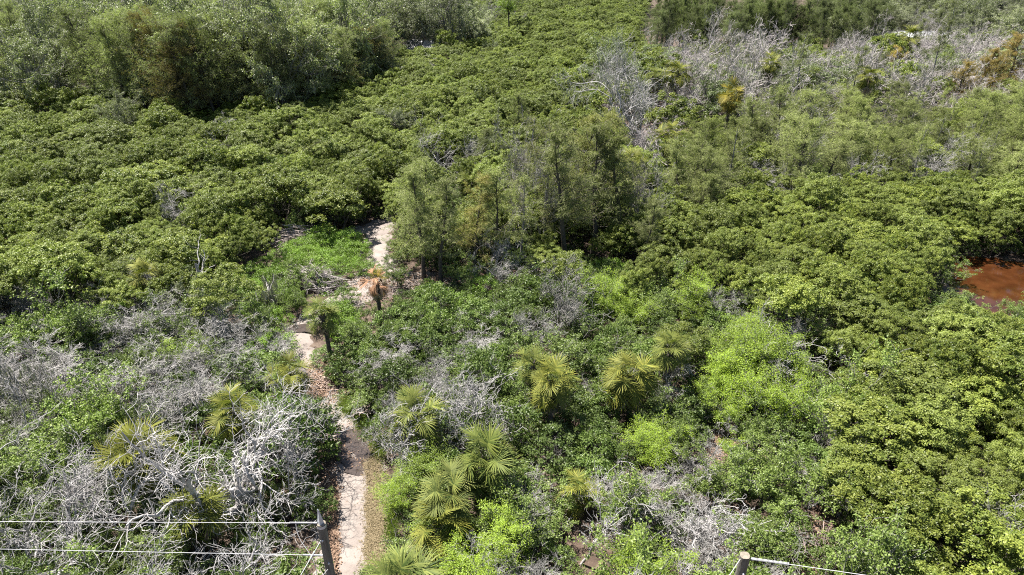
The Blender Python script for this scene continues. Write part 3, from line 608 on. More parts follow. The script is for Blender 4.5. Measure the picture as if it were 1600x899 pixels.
pile(466, 380, 1.9, 1.1, 1.7, 230, .5, 'pale grey brush heap at the small dark pool', (1.35, 1.35, 1.4), 2.0, .6, 2, .5)
pile(512, 602, .9, .7, .25, 70, -.8, 'low scatter of brown sticks lying across the path', (1.0, .88, .8), 1.5, .9, 3, .8)
pile(712, 304, 1.8, 1.0, .9, 70, .1, 'grey brush heap in the opening behind the casuarinas', (1.0, .98, 1.0), 2.0, .7, 4, .7)
pile(1275, 860, .8, 1.5, 1.2, 120, 1.3, 'purplish grey tangle of dead vines between the shrubs near the lower edge', (.8, .72, .74), 1.5, .9, 5, .5)
pile(640, 455, 1.8, .9, .7, 80, .2, 'grey dead twigs heaped under the leaning casuarinas', (.9, .87, .87), 1.6, .9, 6, .6)
pile(575, 640, .7, .6, .6, 50, .2, 'small grey-brown brush heap on the bank above the grass tuft', (.9, .85, .82), 1.2, 1.2, 7)
def snag_moss():
    r = np.random.default_rng(77); x, y, _ = at(448, 492); e = tag(obj('moss_draped_snag', None, None, (x, y, 0), (0, 0, .2)), 'bent dead limb draped with long grey moss beside the branch heap', 'dead tree')
    w, c = MB(), MB(); P = walk(r, np.array([[-1.3, 0, -.2]]), np.array([[.45, 0, 1.]]), np.array([3.4]), 9, .16, -.12); tubes(w, P, np.linspace(.10, .04, 9)[None], 7)
    B, rb, _ = children(r, P, np.full((1, 9), .05), 14, .35, 1, .9, .35, np.array([3.4]), 6, .2, -.05, .01); tubes(w, B, rb, 4); obj('trunk', w.mesh('snag', ['deadwood'], True), e)
    hang_moss(c, r, B.reshape(-1, 3), 9, .95, 0); obj('moss', c.mesh('moss', ['moss']), e); reserve(x, y, 1.6, 1.2, 1)
snag_moss()

for a_, b_, s_, lab_ in [(466, 728, 1.45, 'dense dark green tree throwing its shadow across the path'), (492, 690, 1.0, 'dense dark shrub crowding the path at its shaded stretch')]:
    x_, y_, _z = at(a_, b_); plant('shrub', 1, x_, y_, s_, s_ * 1.25, 1.0, lab_, None, (.85, .9, .85)); RESERVE.append((0, 0, -1e9, 0, x_, y_, .9))
# ------------------------------------------------------------------ casuarinas set one by one
CAS = []
def cas(px, py, h, v, label, group, color=None, s=None, kind='casuarina', gap=1.2):
    x, y, _ = at(px, py); k = h / 11.0; s = s or k * (1.1 + .3 * random.random()); plant(kind, v, x, y, s, k, random.random() * 6.28, label, group, color); RESERVE.append((0, 0, -1e9, 0, x, y, gap)); CAS.append((x, y))
OLV = (1.5, 1.48, 1.4)
G1 = 'casuarinas by the sandy clearing'
for i, (a, b, h, lab, c, kd) in enumerate([
  (662, 437, 9.4, 'dark leaning casuarina at the edge of the sandy clearing', (1.35, 1.35, 1.2), 'casuarina'),
  (690, 444, 9.0, 'casuarina on a bare black stem in the sandy clearing', (1.35, 1.35, 1.2), 'casuarina'),
  (658, 412, 9.0, 'casuarina whose boughs hang over the bright sandy patch', OLV, 'casuarina'),
  (742, 428, 8.6, 'yellow-topped casuarina beside the sandy clearing', (1.7, 1.42, 1.05), 'casuarina'),
  (776, 424, 9.0, 'olive casuarina beside a fallen white log', OLV, 'casuarina'),
  (815, 418, 8.2, 'shorter drooping casuarina between taller ones', OLV, 'thin_casuarina'),
  (884, 418, 12.2, 'tallest casuarina with a straight black trunk', OLV, 'casuarina'),
  (850, 398, 11.4, 'thin grey casuarina with bare upper branches', (1.2, 1.1, 1.0), 'thin_casuarina'),
  (925, 402, 11.6, 'broad olive casuarina next to the tallest one', OLV, 'casuarina'),
  (962, 396, 11.0, 'dark-bellied casuarina above the deep shade', (1.35, 1.35, 1.15), 'casuarina'),
  (820, 372, 11.4, 'half-bare pale casuarina rising beyond the others', (1.3, 1.25, 1.2), 'thin_casuarina'),
  (900, 372, 12.0, 'golden-green casuarina crown beyond the tallest one', (1.65, 1.5, 1.2), 'casuarina'),
  (950, 360, 11.2, 'golden-green casuarina bordering the white dead tree', (1.6, 1.48, 1.2), 'casuarina'),
  (1005, 432, 7.0, 'small young casuarina by the dark gap', OLV, 'casuarina'),
  (1055, 345, 8.0, 'feathery young casuarina under the tan-skirted palm', OLV, 'casuarina'),
  (752, 290, 6.6, 'slim grey-green casuarina standing alone in the mangroves', (.95, .95, .9), 'casuarina'),
  (812, 240, 7.4, 'slim pointed casuarina in the middle of the mangrove expanse', (1, 1, .9), 'casuarina'),
  (1130, 330, 9.0, 'wispy pale casuarina with a bare pole-like stem', (1.3, 1.25, 1.0), 'thin_casuarina')]):
    cas(a, b, h, i, lab, G1, c, None, kd)
for a, b, s_, z_, lab in [(845, 392, .8, 2.0, 'tall pale leafless tree inside the casuarina clump'), (812, 366, .9, 2.1, 'tall bare tree with silver twigs at the back of the casuarina clump'), (930, 368, .8, 2.0, 'silvery bare tree poking out behind the tallest casuarina'), (985, 385, .7, 1.6, 'bare white tree at the outer edge of the casuarina clump')]:
    x, y, _ = at(a, b); plant('bare', int(a), x, y, s_, z_, a, lab, None, (1.2, 1.18, 1.15)); RESERVE.append((0, 0, -1e9, 0, x, y, .8))
rr = np.random.default_rng(5)
for i in range(30):
    a = 60 + 540 * rr.random(); b = (200 if a < 480 else 165) - 60 * rr.random()
    x, y, _ = at(a, b); s_ = 1.25 + .5 * rr.random(); plant('oak', i, x, y, s_, s_ * (1.2 + .3 * rr.random()), rr.random() * 6, 'rounded grey-green oak mixed into the dark casuarina grove', 'oaks of the dark grove', (1.25, 1.25, 1.2)); RESERVE.append((0, 0, -1e9, 0, x, y, 1.5))
DK = (1.5, 1.5, 1.5); BR = (1.35, 1.0, .8)
line_l = [(-40, 170), (60, 180), (180, 190), (250, 212), (330, 216), (420, 212), (490, 192), (560, 162), (610, 140)]
for i in range(76):
    t = rr.random() * (len(line_l) - 1); k = int(t); f = t - k; a = line_l[k][0] * (1 - f) + line_l[k + 1][0] * f; b = line_l[k][1] * (1 - f) + line_l[k + 1][1] * f - abs(rr.normal()) * 22
    if a < 190 and rr.random() < .8: continue
    if abs(a - 373) < 13: continue
    br = rr.random() < .18 and a > 280
    cas(a, b, 12.5 + 3 * rr.random() - (3.5 if a > 520 else 0), i, 'rusty brown casuarina in the dark grove beyond the mangroves' if br else 'dark grey-green casuarina in the tall grove beyond the mangroves', 'rusty casuarinas of the dark grove' if br else 'dark casuarinas of the grove', BR if br else tuple(np.array(DK) * (.8 + .6 * rr.random())), 1.2 + .4 * rr.random(), 'grove_casuarina', gap=1.0)
for i in range(105):
    u = rr.random(); a = 1012 + 370 * u; b = 92 + 10 * u + rr.normal() * 4 - (i % 3) * 9
    cas(a, b, 9.6 + 2.6 * rr.random(), i, 'slim dark casuarina in the straight row along the far edge', 'row of dark casuarinas', tuple(np.array((.85, .9, .85)) * (.9 + .25 * rr.random())), .85 + .3 * rr.random(), 'grove_casuarina' if i % 2 else 'casuarina', gap=.5)
for a, b, h in [(1515, 172, 9.5), (1560, 170, 11.0), (1590, 176, 9.0), (1535, 182, 8.5), (1395, 150, 8.0), (1490, 180, 8)]:
    cas(a, b, h, int(a), 'rusty orange casuarina beside the grey bare oaks', 'rusty casuarinas by the oaks', (2.1, 1.45, 1.1), h / 11 * 1.4); reserve(*at(a, b)[:2], h * .75, 1.6, 1.2)
for a, b, h in [(205, 130, 11), (320, 60, 12), (300, 75, 11)]:
    cas(a, b, h, int(a), 'tall brown-topped casuarina sticking out of the oak wood', 'brown casuarinas of the oak wood', (1.5, 1.05, .8), h / 11 * .9)
# lime-green trees and bushes
for i, (a, b, s_, grp) in enumerate([(1115, 560, 1.1, 0), (1165, 585, 1.25, 0), (1210, 612, 1.1, 0), (1150, 632, 1.2, 0), (1108, 618, 1.0, 0), (1190, 655, 1.1, 0), (1135, 672, .9, 0), (1175, 545, .9, 0), (1225, 650, .9, 0), (1150, 600, 1.2, 0),
        (955, 500, 1.1, 1), (990, 508, .9, 1), (935, 490, .8, 1), (1062, 500, 1.0, 2), (1085, 512, .8, 2), (280, 582, .9, 3), (310, 578, .8, 3), (640, 778, .9, 4), (628, 800, .7, 4), (655, 755, .7, 4), (720, 900, .9, 5), (770, 905, .9, 5), (745, 930, 1.0, 5), (1010, 725, .85, 6), (1045, 728, .8, 6), (1035, 275, 1.3, 7), (1075, 268, 1.1, 7)]):
    x, y, _ = at(a, b); lab = ['feathery bough of the spreading lime-green thicket beside the shaggy palm', 'lime-green tree crown below the small young casuarina', 'lime-green bush between the dark gap and the lime thicket', 'lime-green bush among grey trees on the wires side of the path', 'fresh lime-green sapling on the straw verge', 'bright lime-green bush at the lower edge beside the palm cluster', 'lime-green bush below the shaggy palm', 'lime-green bush below the grey mossy oak'][grp]
    s_ *= .82; plant('lime', i, x, y, s_, s_ * (.85 + .3 * random.random()), i * 1.7, lab, 'clump: ' + lab if 0 else 'lime-green plants of one clump, ' + lab.split(' ', 3)[3]); reserve(x, y, 2.2 * s_, 1.2 * s_, .8)
for i, (a, b) in enumerate([(395, 440), (420, 425), (445, 405), (470, 398), (495, 392), (520, 390), (545, 388), (558, 402), (535, 410), (510, 412), (480, 412), (455, 425), (430, 448), (400, 462), (372, 455), (505, 380)]):
    x, y, _ = at(a + random.uniform(-5, 5), b + random.uniform(-3, 3)); s_ = .8 + .35 * random.random(); plant('vivid', i, x, y, s_, s_, i * 2.1, 'low bright green bush on the bank between branch heaps and path', 'low bright green bushes on the bank'); RESERVE.append((0, 0, -1e9, 0, x, y, .7))
# two flat-topped pines
def pine(px, py, h, label, col):
    r = np.random.default_rng(int(px)); x, y, _ = at(px, py); e = tag(obj('pine_tree', None, None, (x, y, 0)), label, 'tree'); w, c = MB(), MB()
    P = walk(r, np.array([[0, 0, -.3]]), np.array([[0, 0, 1.]]), np.array([h]), 8, .06, .1); tubes(w, P, .22 * np.linspace(1, .35, 8)[None], 8)
    B, rb, Lb = children(r, P, np.full((1, 8), .09), 22, .55, 1, 1.4, .32, np.array([h]), 6, .15, .06, .03); tubes(w, B, rb, 5); T, tr2, _ = children(r, B, rb, 6, .3, 1, .9, .45, Lb, 4, .2, .06, .012); tubes(w, T, tr2, 3)
    E = T[:, 1:].reshape(-1, 3); puffs(c, r, E, np.full(len(E), .42), 34, .26, .06, up=.6); obj('trunk', w.mesh('pine_wood', ['bark'], True), e)
    o = obj('crown', c.mesh('pine_crown', ['myrtle']), e); o.color = (*col, 1); reserve(x, y, h * .85, 3, 1.5)
pine(130, 92, 13, 'flat-topped green pine with a dark stem above the oak wood', (.8, .95, .7))
pine(795, 68, 11, 'lone yellow-green pine rising from the far mangroves', (1.0, 1.05, .55))
# ------------------------------------------------------------------ zones of vegetation and scatter
def inpoly(p, x, y):
    c = False; n = len(p); j = n - 1
    for i in range(n):
        if (p[i][1] > y) != (p[j][1] > y) and x < (p[j][0] - p[i][0]) * (y - p[i][1]) / (p[j][1] - p[i][1]) + p[i][0]: c = not c
        j = i
    return c
def inell(e, x, y): return ((x - e[0]) / e[2]) ** 2 + ((y - e[1]) / e[3]) ** 2 < 1
# crown radius, nominal height, packing
SPEC = {'mangrove': (1.9, 4.6, .53), 'shrub': (1.4, 2.0, .62), 'myrtle': (1.6, 3.0, .62), 'lime': (1.9, 3.2, .55), 'vivid': (1.3, 1.4, .55), 'oak': (3.2, 6.4, .58),
        'bare': (2.4, 4.2, .70), 'mossy': (3.0, 5.5, .66), 'casuarina': (1.9, 8, .6), 'thin_casuarina': (1.9, 8, .6), 'none': (1, 1, .5)}
ZONES = [
 ('limezone', [(1150, 590, 70, 50), (1130, 630, 55, 34), (965, 470, 52, 40), (1055, 470, 50, 30), (290, 548, 46, 24), (640, 745, 34, 48), (740, 862, 80, 40), (1020, 692, 50, 34), (1040, 255, 50, 22)], [('none', 2), ('shrub', 1)]),
 ('gap', [(1118, 668, 34, 34), (1268, 850, 30, 40), (1240, 705, 26, 16)], [('none', 1)]),
 ('vivid', [[(350, 420), (450, 362), (550, 350), (575, 385), (572, 432), (545, 440), (440, 425), (420, 470), (360, 470)], (440, 510, 40, 26), (500, 465, 34, 22)], [('vivid', 1), ('none', 1)]),
 ('verge', [(575, 665, 22, 34), (625, 830, 26, 60)], [('none', 1)]),
 ('casfloor', [[(600, 400), (1010, 380), (1010, 415), (880, 425), (740, 432), (640, 446), (580, 470), (560, 470), (560, 440)]], [('none', 3), ('vivid', 1), ('bare', .4)]),
 ('darkshrub', [[(480, 545), (580, 470), (640, 446), (740, 432), (930, 428), (960, 540), (920, 700), (800, 770), (640, 700), (560, 620), (500, 590)]], [('shrub', 7), ('bare', .35), ('myrtle', .8)]),
 ('leftmid', [[(-200, 470), (200, 470), (420, 480), (455, 520), (470, 600), (520, 650), (330, 640), (-200, 660)]], [('shrub', 5), ('myrtle', 2.5), ('bare', 1.6), ('oak', .2)]),
 ('leftlow', [[(-200, 490), (200, 480), (420, 480), (455, 520), (470, 600), (530, 660), (520, 1300), (-400, 1300)]], [('shrub', 5), ('oak', .3), ('bare', 1.0), ('myrtle', 1.5)]),
 ('bottom', [[(600, 700), (720, 780), (960, 700), (1060, 690), (1260, 640), (1300, 760), (1370, 899), (1450, 1300), (560, 1300)]], [('myrtle', 5), ('shrub', 1.6), ('bare', 1.7), ('lime', .3)]),
 ('mixedright', [[(1010, 420), (1260, 470), (1330, 560), (1300, 760), (1200, 680), (960, 700), (930, 500)]], [('myrtle', 2), ('shrub', 2), ('bare', .8), ('mangrove', 1)]),
 ('farbare', [[(1060, 100), (1130, 112), (1330, 112), (1350, 86), (1800, 72), (1800, 150), (1480, 170), (1250, 195), (1090, 200), (1080, 260), (960, 240), (930, 170), (1000, 120)]], [('bare', 3.0), ('mossy', 3.6), ('oak', 2.2), ('mangrove', .7), ('thin_casuarina', .25)]),
 ('feather', [[(1070, 240), (1250, 185), (1480, 160), (1800, 150), (1800, 290), (1560, 300), (1400, 275), (1250, 290), (1080, 340)]], [('casuarina', 2.2), ('thin_casuarina', 1.6), ('bare', .9), ('mangrove', 1.0)]),
 ('backright', [[(1300, -60), (1900, -60), (1900, 80), (1390, 90)], [(1290, -60), (1380, -60), (1380, 90), (1310, 85)]], [('oak', 2), ('mossy', 1), ('casuarina', .6), ('bare', .8)]),
 ('behindrow', [[(1000, -80), (1300, -80), (1330, 84), (1140, 80), (1010, 74)]], [('none', 1)]),
 ('oakwood', [[(-400, -80), (560, -80), (560, 20), (770, 35), (760, 75), (620, 90), (500, 140), (230, 170), (180, 130), (60, 150), (-400, 170)]], [('oak', 6), ('bare', .5), ('mossy', .8), ('mangrove', .4)]),
]
def zone(px, py):
    j = 9 * math.sin(px * .05 + py * .031) + 6 * math.sin(py * .09 - px * .021)
    for nm, shapes, mix in ZONES:
        for s in shapes:
            if (inpoly(s, px + j, py + j * .5) if isinstance(s, list) else inell(s, px + j * .4, py + j * .3)): return nm, mix
    return 'mangrove', [('mangrove', 30), ('bare', .5), ('shrub', .8), ('oak', .35)]
# parts of the ground that the photograph shows through the canopy
CLEAR = [[(506, 905), (512, 830), (520, 775), (532, 715), (520, 680), (505, 640), (492, 615), (470, 585), (445, 560), (455, 508), (488, 508), (480, 555), (512, 580), (545, 630), (570, 690), (592, 745), (604, 800), (604, 905)],
         [(548, 358), (600, 340), (614, 348), (606, 408), (572, 408), (568, 370)], [(556, 490), (562, 446), (612, 438), (604, 484)], [(640, 432), (700, 428), (700, 438), (640, 442)],
         [(1474, 402), (1540, 404), (1630, 412), (1660, 490), (1545, 482), (1488, 446)], [(422, 372), (446, 362), (452, 370), (432, 378)]]
CP = []
for pl in CLEAR:
    q = np.array(pl)
    for gx in np.arange(q[:, 0].min(), q[:, 0].max(), 7):
        for gy in np.arange(q[:, 1].min(), q[:, 1].max(), 7):
            if inpoly(pl, gx, gy): CP.append((gx, gy, at(gx, gy)[1]))
CP = np.array(CP); RV = np.array(RESERVE)
rs = np.random.default_rng(21)
NC = 60000
yy = 12 + (285 - 12) * np.sqrt(rs.random(NC)) ; yy[:4000] = 12 + 70 * np.sqrt(rs.random(4000)); yy[4000:12000] = 12 + 110 * np.sqrt(rs.random(8000))
xx = (rs.random(NC) * 2 - 1) * (yy * .86 + 12)
cell = {}; ACC = []
CSZ = 4.2
for x, y in zip(xx, yy):
    px, py, dep = proj(x, y, 2.8)
    zn, mix = zone(px, py)
    ks, ws = zip(*mix); k = ks[np.searchsorted(np.cumsum(ws) / sum(ws), rs.random())]
    if k == 'none': continue
    Rc, hh, pk = SPEC[k]; s = (.54 + .72 * rs.random() ** 1.5) if k == 'mangrove' else .8 + .45 * rs.random(); sz = (s if k != 'mangrove' else .45 + .55 * s) * (.80 + .42 * rs.random())
    if zn == 'mangrove' and k == 'oak': s *= .6; sz *= .7
    if zn == 'farbare': s *= 1.35; sz *= 1.5 if k != 'oak' else .9
    if zn == 'oakwood': s *= 1.25; sz *= 1.4
    Rr, Hh = Rc * s, hh * sz
    cx, cyy = int(x // CSZ), int(y // CSZ); ok = True
    for i in (-1, 0, 1):
        for j in (-1, 0, 1):
            for (a, b, rr_, pk2) in cell.get((cx + i, cyy + j), ()):
                if (a - x) ** 2 + (b - y) ** 2 < ((Rr + rr_) * min(pk, pk2)) ** 2: ok = False; break
            if not ok: break
        if not ok: break
    if not ok: continue
    d2 = (RV[:, 4] - x) ** 2 + (RV[:, 5] - y) ** 2
    if (d2 < (RV[:, 6] + Rr * .35) ** 2).any(): continue
    if y < 75:
        hit = False
        for f, rm in ((.78, .85), (.45, .9), (.1, .5)):
            a, b, d = proj(x, y, Hh * f); rp_ = F * Rr * rm / d
            if ((CP[:, 0] - a) ** 2 + (CP[:, 1] - b) ** 2 < (rp_ * .85) ** 2).any() and ((((CP[:, 0] - a) ** 2 + (CP[:, 1] - b) ** 2 < (rp_ * .85) ** 2) & (CP[:, 2] > y - 1.5)).any()): hit = True; break
        if hit: continue
    a, b, d = proj(x, y, Hh * .72); rp_ = F * Rr * .8 / d
    front = (RV[:, 3] > d - .5) & (RV[:, 2] > 0)
    if (front & ((RV[:, 0] - a) ** 2 + (RV[:, 1] - b) ** 2 < (RV[:, 2] * .8 + rp_ * .8) ** 2)).any(): continue
    cell.setdefault((cx, cyy), []).append((x, y, Rr, pk)); ACC.append((k, x, y, s, sz, zn, px, py, d))
# undergrowth in what stays open between the crowns
UNDER = []; ucell = {}
for _ in range(9000):
    y = 12 + 75 * math.sqrt(rs.random()); x = (rs.random() * 2 - 1) * (y * .8 + 8); px, py, dep = proj(x, y, .6); zn = zone(px, py)[0]
    if zn in ('gap', 'verge', 'vivid') or (zn == 'casfloor' and rs.random() < .7): continue
    if zn in ('bottom', 'darkshrub', 'mixedright', 'leftmid') and rs.random() < .3: continue
    cx, cyy = int(x // 1.4), int(y // 1.4)
    if any((a - x) ** 2 + (b - y) ** 2 < 1.1 for i in (-1, 0, 1) for j in (-1, 0, 1) for a, b in ucell.get((cx + i, cyy + j), ())): continue
    a, b, d = proj(x, y, .5); rp_ = F * .75 / d
    if (((CP[:, 0] - a) ** 2 + (CP[:, 1] - b) ** 2 < rp_ ** 2) & (CP[:, 2] > y - 1)).any(): continue
    ucell.setdefault((cx, cyy), []).append((x, y)); UNDER.append((x, y, .5 + .2 * rs.random(), .4 + .3 * rs.random(), rs.random() * 6.28, ('bare' if zn in ('bottom', 'darkshrub', 'mixedright', 'leftmid') and rs.random() < (.1 if zn == 'darkshrub' else .25) else 'shrub' if rs.random() < .7 else 'myrtle'), int(rs.integers(99))))
def region(k, zn, px, py):
    if k == 'mangrove':
        if px > 1000:
            if py < 300: return 'glossy mangrove at the far shore of the rust-brown pond or beyond it'
            if px > 1440 and py < 480: return 'dark glossy mangrove crowding the rust-brown pond'
            if py < 480: return 'green mangrove ' + ('next to the small young casuarina and the white dead tree' if px < 1150 else 'just below the stand of feathery casuarinas' if py < 360 else 'above the lime-green thicket' if px < 1300 else 'on the near side of the rust-brown pond')
            if py < 680: return 'rounded yellow-green mangrove between the lime-green tree and the pond'
            return 'large-leaved pale mangrove in the thicket beyond the flat-topped pole'
        if px < 620 and py > 330: return 'olive mangrove ' + ('around the pale-tipped palm' if px < 280 else 'around the forked white snag' if px < 420 else 'beyond the low bright bushes and branch heaps')
        if px < 620: return 'yellow-green mangrove ' + ('in the wide expanse before the dark grove' if py < 290 else 'in the expanse above the forked white snag')
        return 'bushy mangrove in the expanse between the path and the grey oaks'
    if k == 'shrub':
        return {'darkshrub': 'dark green glossy shrub in the thicket between path and palms', 'leftlow': 'dark green shrub among grey bare trees on the wires side of the path', 'leftmid': 'dark green shrub between the forked snag and the grey bare trees', 'bottom': 'dark green shrub among pale shrubs near the flat-topped pole', 'mixedright': 'dark green shrub around the lime-green tree'}.get(zn, 'small dark shrub filling a gap in the mangroves')
    if k == 'myrtle':
        return {'darkshrub': 'light open shrub within the dark thicket between path and palms', 'leftlow': 'light open shrub among grey bare trees on the wires side of the path', 'leftmid': 'light open shrub between the forked snag and the grey bare trees', 'bottom': 'pale green open shrub with white stems near the flat-topped pole', 'mixedright': 'pale open shrub around the lime-green tree'}.get(zn, 'light open shrub in the mangroves')
    if k == 'lime':
        if py > 680 and px < 850: return 'fresh lime-green bush beside the palm cluster'
        if px < 500: return 'lime-green bush among grey trees on the wires side of the path'
        if py < 320: return 'lime-green bush below the grey mossy oak'
        if py < 510: return 'lime-green tree crown below the small young casuarina'
        return 'spreading lime-green tree with feathery foliage beside the shaggy palm'
    if k == 'vivid': return 'low green bush among the bright bushes of the bank' if zn == 'vivid' else 'low green bush under the casuarinas'
    if k == 'oak': return {'mangrove': 'small grey-green oak sticking out of the mangrove canopy', 'oakwood': 'grey-green oak in the wood beyond the dark casuarina grove', 'leftlow': 'grey-green oak above the bare trees on the wires side'}.get(zn, 'grey-green oak among the bare oaks near the long white building')
    if k in ('bare', 'mossy'):
        w = 'moss-grey' if k == 'mossy' else 'grey leafless'
        return w + {'farbare': ' oak in the broad bare stand before the long white building', 'leftlow': ' small tree among shrubs on the wires side of the path', 'leftmid': ' bush between the forked snag and the yellow palm', 'oakwood': ' tree in the oak wood behind the dark grove', 'bottom': ' bush among pale shrubs near the flat-topped pole', 'feather': ' tree among feathery casuarinas', 'darkshrub': ' bush in the dark thicket by the path', 'mixedright': ' bush around the lime-green tree', 'backright': ' tree behind the long white building', 'casfloor': ' bush under the casuarinas'}.get(zn, ' tree standing in the mangroves')
    return {'feather': 'feathery olive casuarina ' + ('beside the grey mossy oak' if px < 1200 else 'in the stand below the grey bare oaks' if px < 1400 else 'below the rusty orange casuarinas'), 'backright': 'dark casuarina behind the long white building'}.get(zn, 'olive casuarina among the grey bare oaks')
TINT = {('grove_casuarina', 'feather'): (1.5, 1.52, 1.25), ('thin_casuarina', 'feather'): (1.5, 1.5, 1.25), ('bare', 'farbare'): (1.4, 1.33, 1.38), ('mossy', 'farbare'): (1.5, 1.44, 1.47), ('oak', 'farbare'): (1.0, 1.12, .85), ('oak', 'oakwood'): (1.25, 1.25, 1.25), ('oak', 'backright'): (1.15, 1.15, 1.1)}
byk = {}; CH = []
import re
def plural(t): return re.sub(r'\b(mangrove|shrub|oak|tree|casuarina)\b|\bbush\b', lambda m: 'bushes' if m.group(0) == 'bush' else m.group(0) + 's', t, count=1)
for t in ACC: byk.setdefault('casuarina' if 'casuarina' in t[0] else 'shrub' if t[0] in ('shrub', 'myrtle') and 0 else t[0], []).append(t)
LIMIT = {'mangrove': 300, 'oak': 170, 'bare': 230, 'mossy': 80, 'casuarina': 120, 'shrub': 260, 'myrtle': 260, 'lime': 100, 'vivid': 120}
far_pts = {}
rot = np.random.default_rng(31)
for k, L in byk.items():
    L.sort(key=lambda t: t[8]); n = 0
    for (kk, x, y, s, sz, zn, px, py, d) in L:
        inview = -60 < px < 1660 and -30 < py < 960
        v = int(rot.integers(99)); rz = rot.random() * 6.283
        if kk == 'casuarina' or kk == 'thin_casuarina': s, sz = s * .72, sz * .62
        if kk == 'casuarina' and zn == 'feather': kk, s, sz = 'grove_casuarina', s * 1.25, sz * .95
        if inview and n < LIMIT[k]:
            n += 1; base = region(kk, zn, px, py); lab = ('small-crowned ' if s < .68 else 'broad-crowned ' if s > .92 else '') + base if kk == 'mangrove' else base
            CH.append((plant(kk, v, x, y, s, sz, rz, lab, plural(base), TINT.get((kk, zn))), kk, x, y))
        else: far_pts.setdefault(k, []).append((x, y, s, sz, rz, kk, v))
far_pts.setdefault('shrub', []).extend(UNDER)
# a label of its own for each plant that stands next to a landmark
LM = [(990, 650, 'the big shaggy palm'), (862, 680, 'the dark-trunked palm'), (453, 640, 'the palm at the path bend'), (210, 770, 'the bushy yellow-green palm'), (228, 480, 'the pale-tipped palm'), (505, 560, 'the slender palm by the puddle'), (587, 488, 'the dead orange palm'),
      (645, 710, 'the palm next to the silver bush'), (742, 790, 'the dark green upper palm of the cluster'), (682, 880, 'the yellow arching palm of the cluster'), (1047, 610, 'the palm with the orange frond'), (903, 790, 'the low yellow palm'), (328, 470, 'the forked white snag'), (738, 690, 'the rounded silver-grey bush'), (868, 525, 'the grey bush in the dark gap'),
      (1245, 600, 'the white-limbed tree beside the lime foliage'), (1125, 860, 'the bleached tree at the flat-topped pole'), (905, 880, 'the white forked tree at the lower edge'), (685, 600, 'the white spiky stump'), (497, 445, 'the large branch heap'), (462, 378, 'the brush heap at the small pool'), (448, 492, 'the moss-draped limb'), (385, 800, 'the big white dead tree'), (512, 602, 'the sticks across the path'), (575, 640, 'the small brown brush heap'),
      (1275, 860, 'the purplish vine tangle'), (1550, 440, 'the rust-brown pond'), (690, 444, 'the casuarina on a black stem'), (884, 418, 'the tallest casuarina'), (1005, 432, 'the small young casuarina'), (752, 290, 'the slim grey-green casuarina'), (62, 660, 'the silver moss-hung tree'), (1118, 668, 'the bare brown gap in the shrubs'), (290, 590, 'the lime bush on the wires side')]
DESC = {'mangrove': 'rounded mangrove', 'shrub': 'dark glossy shrub', 'myrtle': 'pale open shrub', 'bare': 'grey leafless bush', 'lime': 'lime-green bush', 'vivid': 'low bright green bush', 'oak': 'grey-green oak', 'mossy': 'moss-grey tree', 'casuarina': 'feathery casuarina', 'thin_casuarina': 'thin pale casuarina', 'grove_casuarina': 'rounded feathery casuarina'}
best = {}; LMW = [(*at(a, b)[:2], t) for a, b, t in LM]
for (e, kk, x, y) in CH:
    for (lx, ly, t) in LMW:
        d = math.hypot(lx - x, ly - y)
        if d > 5.5: continue
        rel = 'just in front of' if y < ly - .8 else 'just behind' if y > ly + .8 else 'right beside' if 0 else 'close beside'
        best.setdefault((kk, t, rel), []).append((d, e.name))
done = set()
for (kk, t, rel), L in sorted(best.items(), key=lambda q: min(q[1])[0]):
    for d, nm in sorted(L):
        if nm not in done: done.add(nm); bpy.data.objects[nm]['label'] = DESC[kk] + ' ' + rel + ' ' + t; break
# ------------------------------------------------------------------ the rest of each kind as one mass, instanced on points
SRC = bpy.data.collections.new('plant_sources'); SIDX = {}; cnt = 0
for k, L in KIND.items():
    for i, (mw, mc) in enumerate(L):
        SIDX[(k, i)] = cnt
        for mf in (mw, mc): o = bpy.data.objects.new('source_%03d' % cnt, mf); SRC.objects.link(o); cnt += 1
ng = bpy.data.node_groups.new('plant_on_points', 'GeometryNodeTree')
ng.interface.new_socket('Geometry', in_out='INPUT', socket_type='NodeSocketGeometry'); ng.interface.new_socket('Geometry', in_out='OUTPUT', socket_type='NodeSocketGeometry')
gi, go = ng.nodes.new('NodeGroupInput'), ng.nodes.new('NodeGroupOutput'); ci = ng.nodes.new('GeometryNodeCollectionInfo'); ci.inputs[0].default_value = SRC; ci.inputs[1].default_value = True; ci.inputs[2].default_value = True
def named(nm, dt):
    n = ng.nodes.new('GeometryNodeInputNamedAttribute'); n.data_type = dt; n.inputs[0].default_value = nm; return n.outputs[0]
jn = ng.nodes.new('GeometryNodeJoinGeometry'); ng.links.new(jn.outputs[0], go.inputs[0])
for add in (0, 1):                                                  # trunks, then crowns
    ip = ng.nodes.new('GeometryNodeInstanceOnPoints'); ad = ng.nodes.new('ShaderNodeMath'); ad.operation = 'ADD'; ad.inputs[1].default_value = add
    ng.links.new(named('idx', 'INT'), ad.inputs[0]); ng.links.new(ad.outputs[0], ip.inputs['Instance Index'])
    ng.links.new(gi.outputs[0], ip.inputs['Points']); ng.links.new(ci.outputs[0], ip.inputs['Instance']); ip.inputs['Pick Instance'].default_value = True
    ng.links.new(named('rot', 'FLOAT_VECTOR'), ip.inputs['Rotation']); ng.links.new(named('scl', 'FLOAT_VECTOR'), ip.inputs['Scale'])
    ng.links.new(ip.outputs[0], jn.inputs[0])
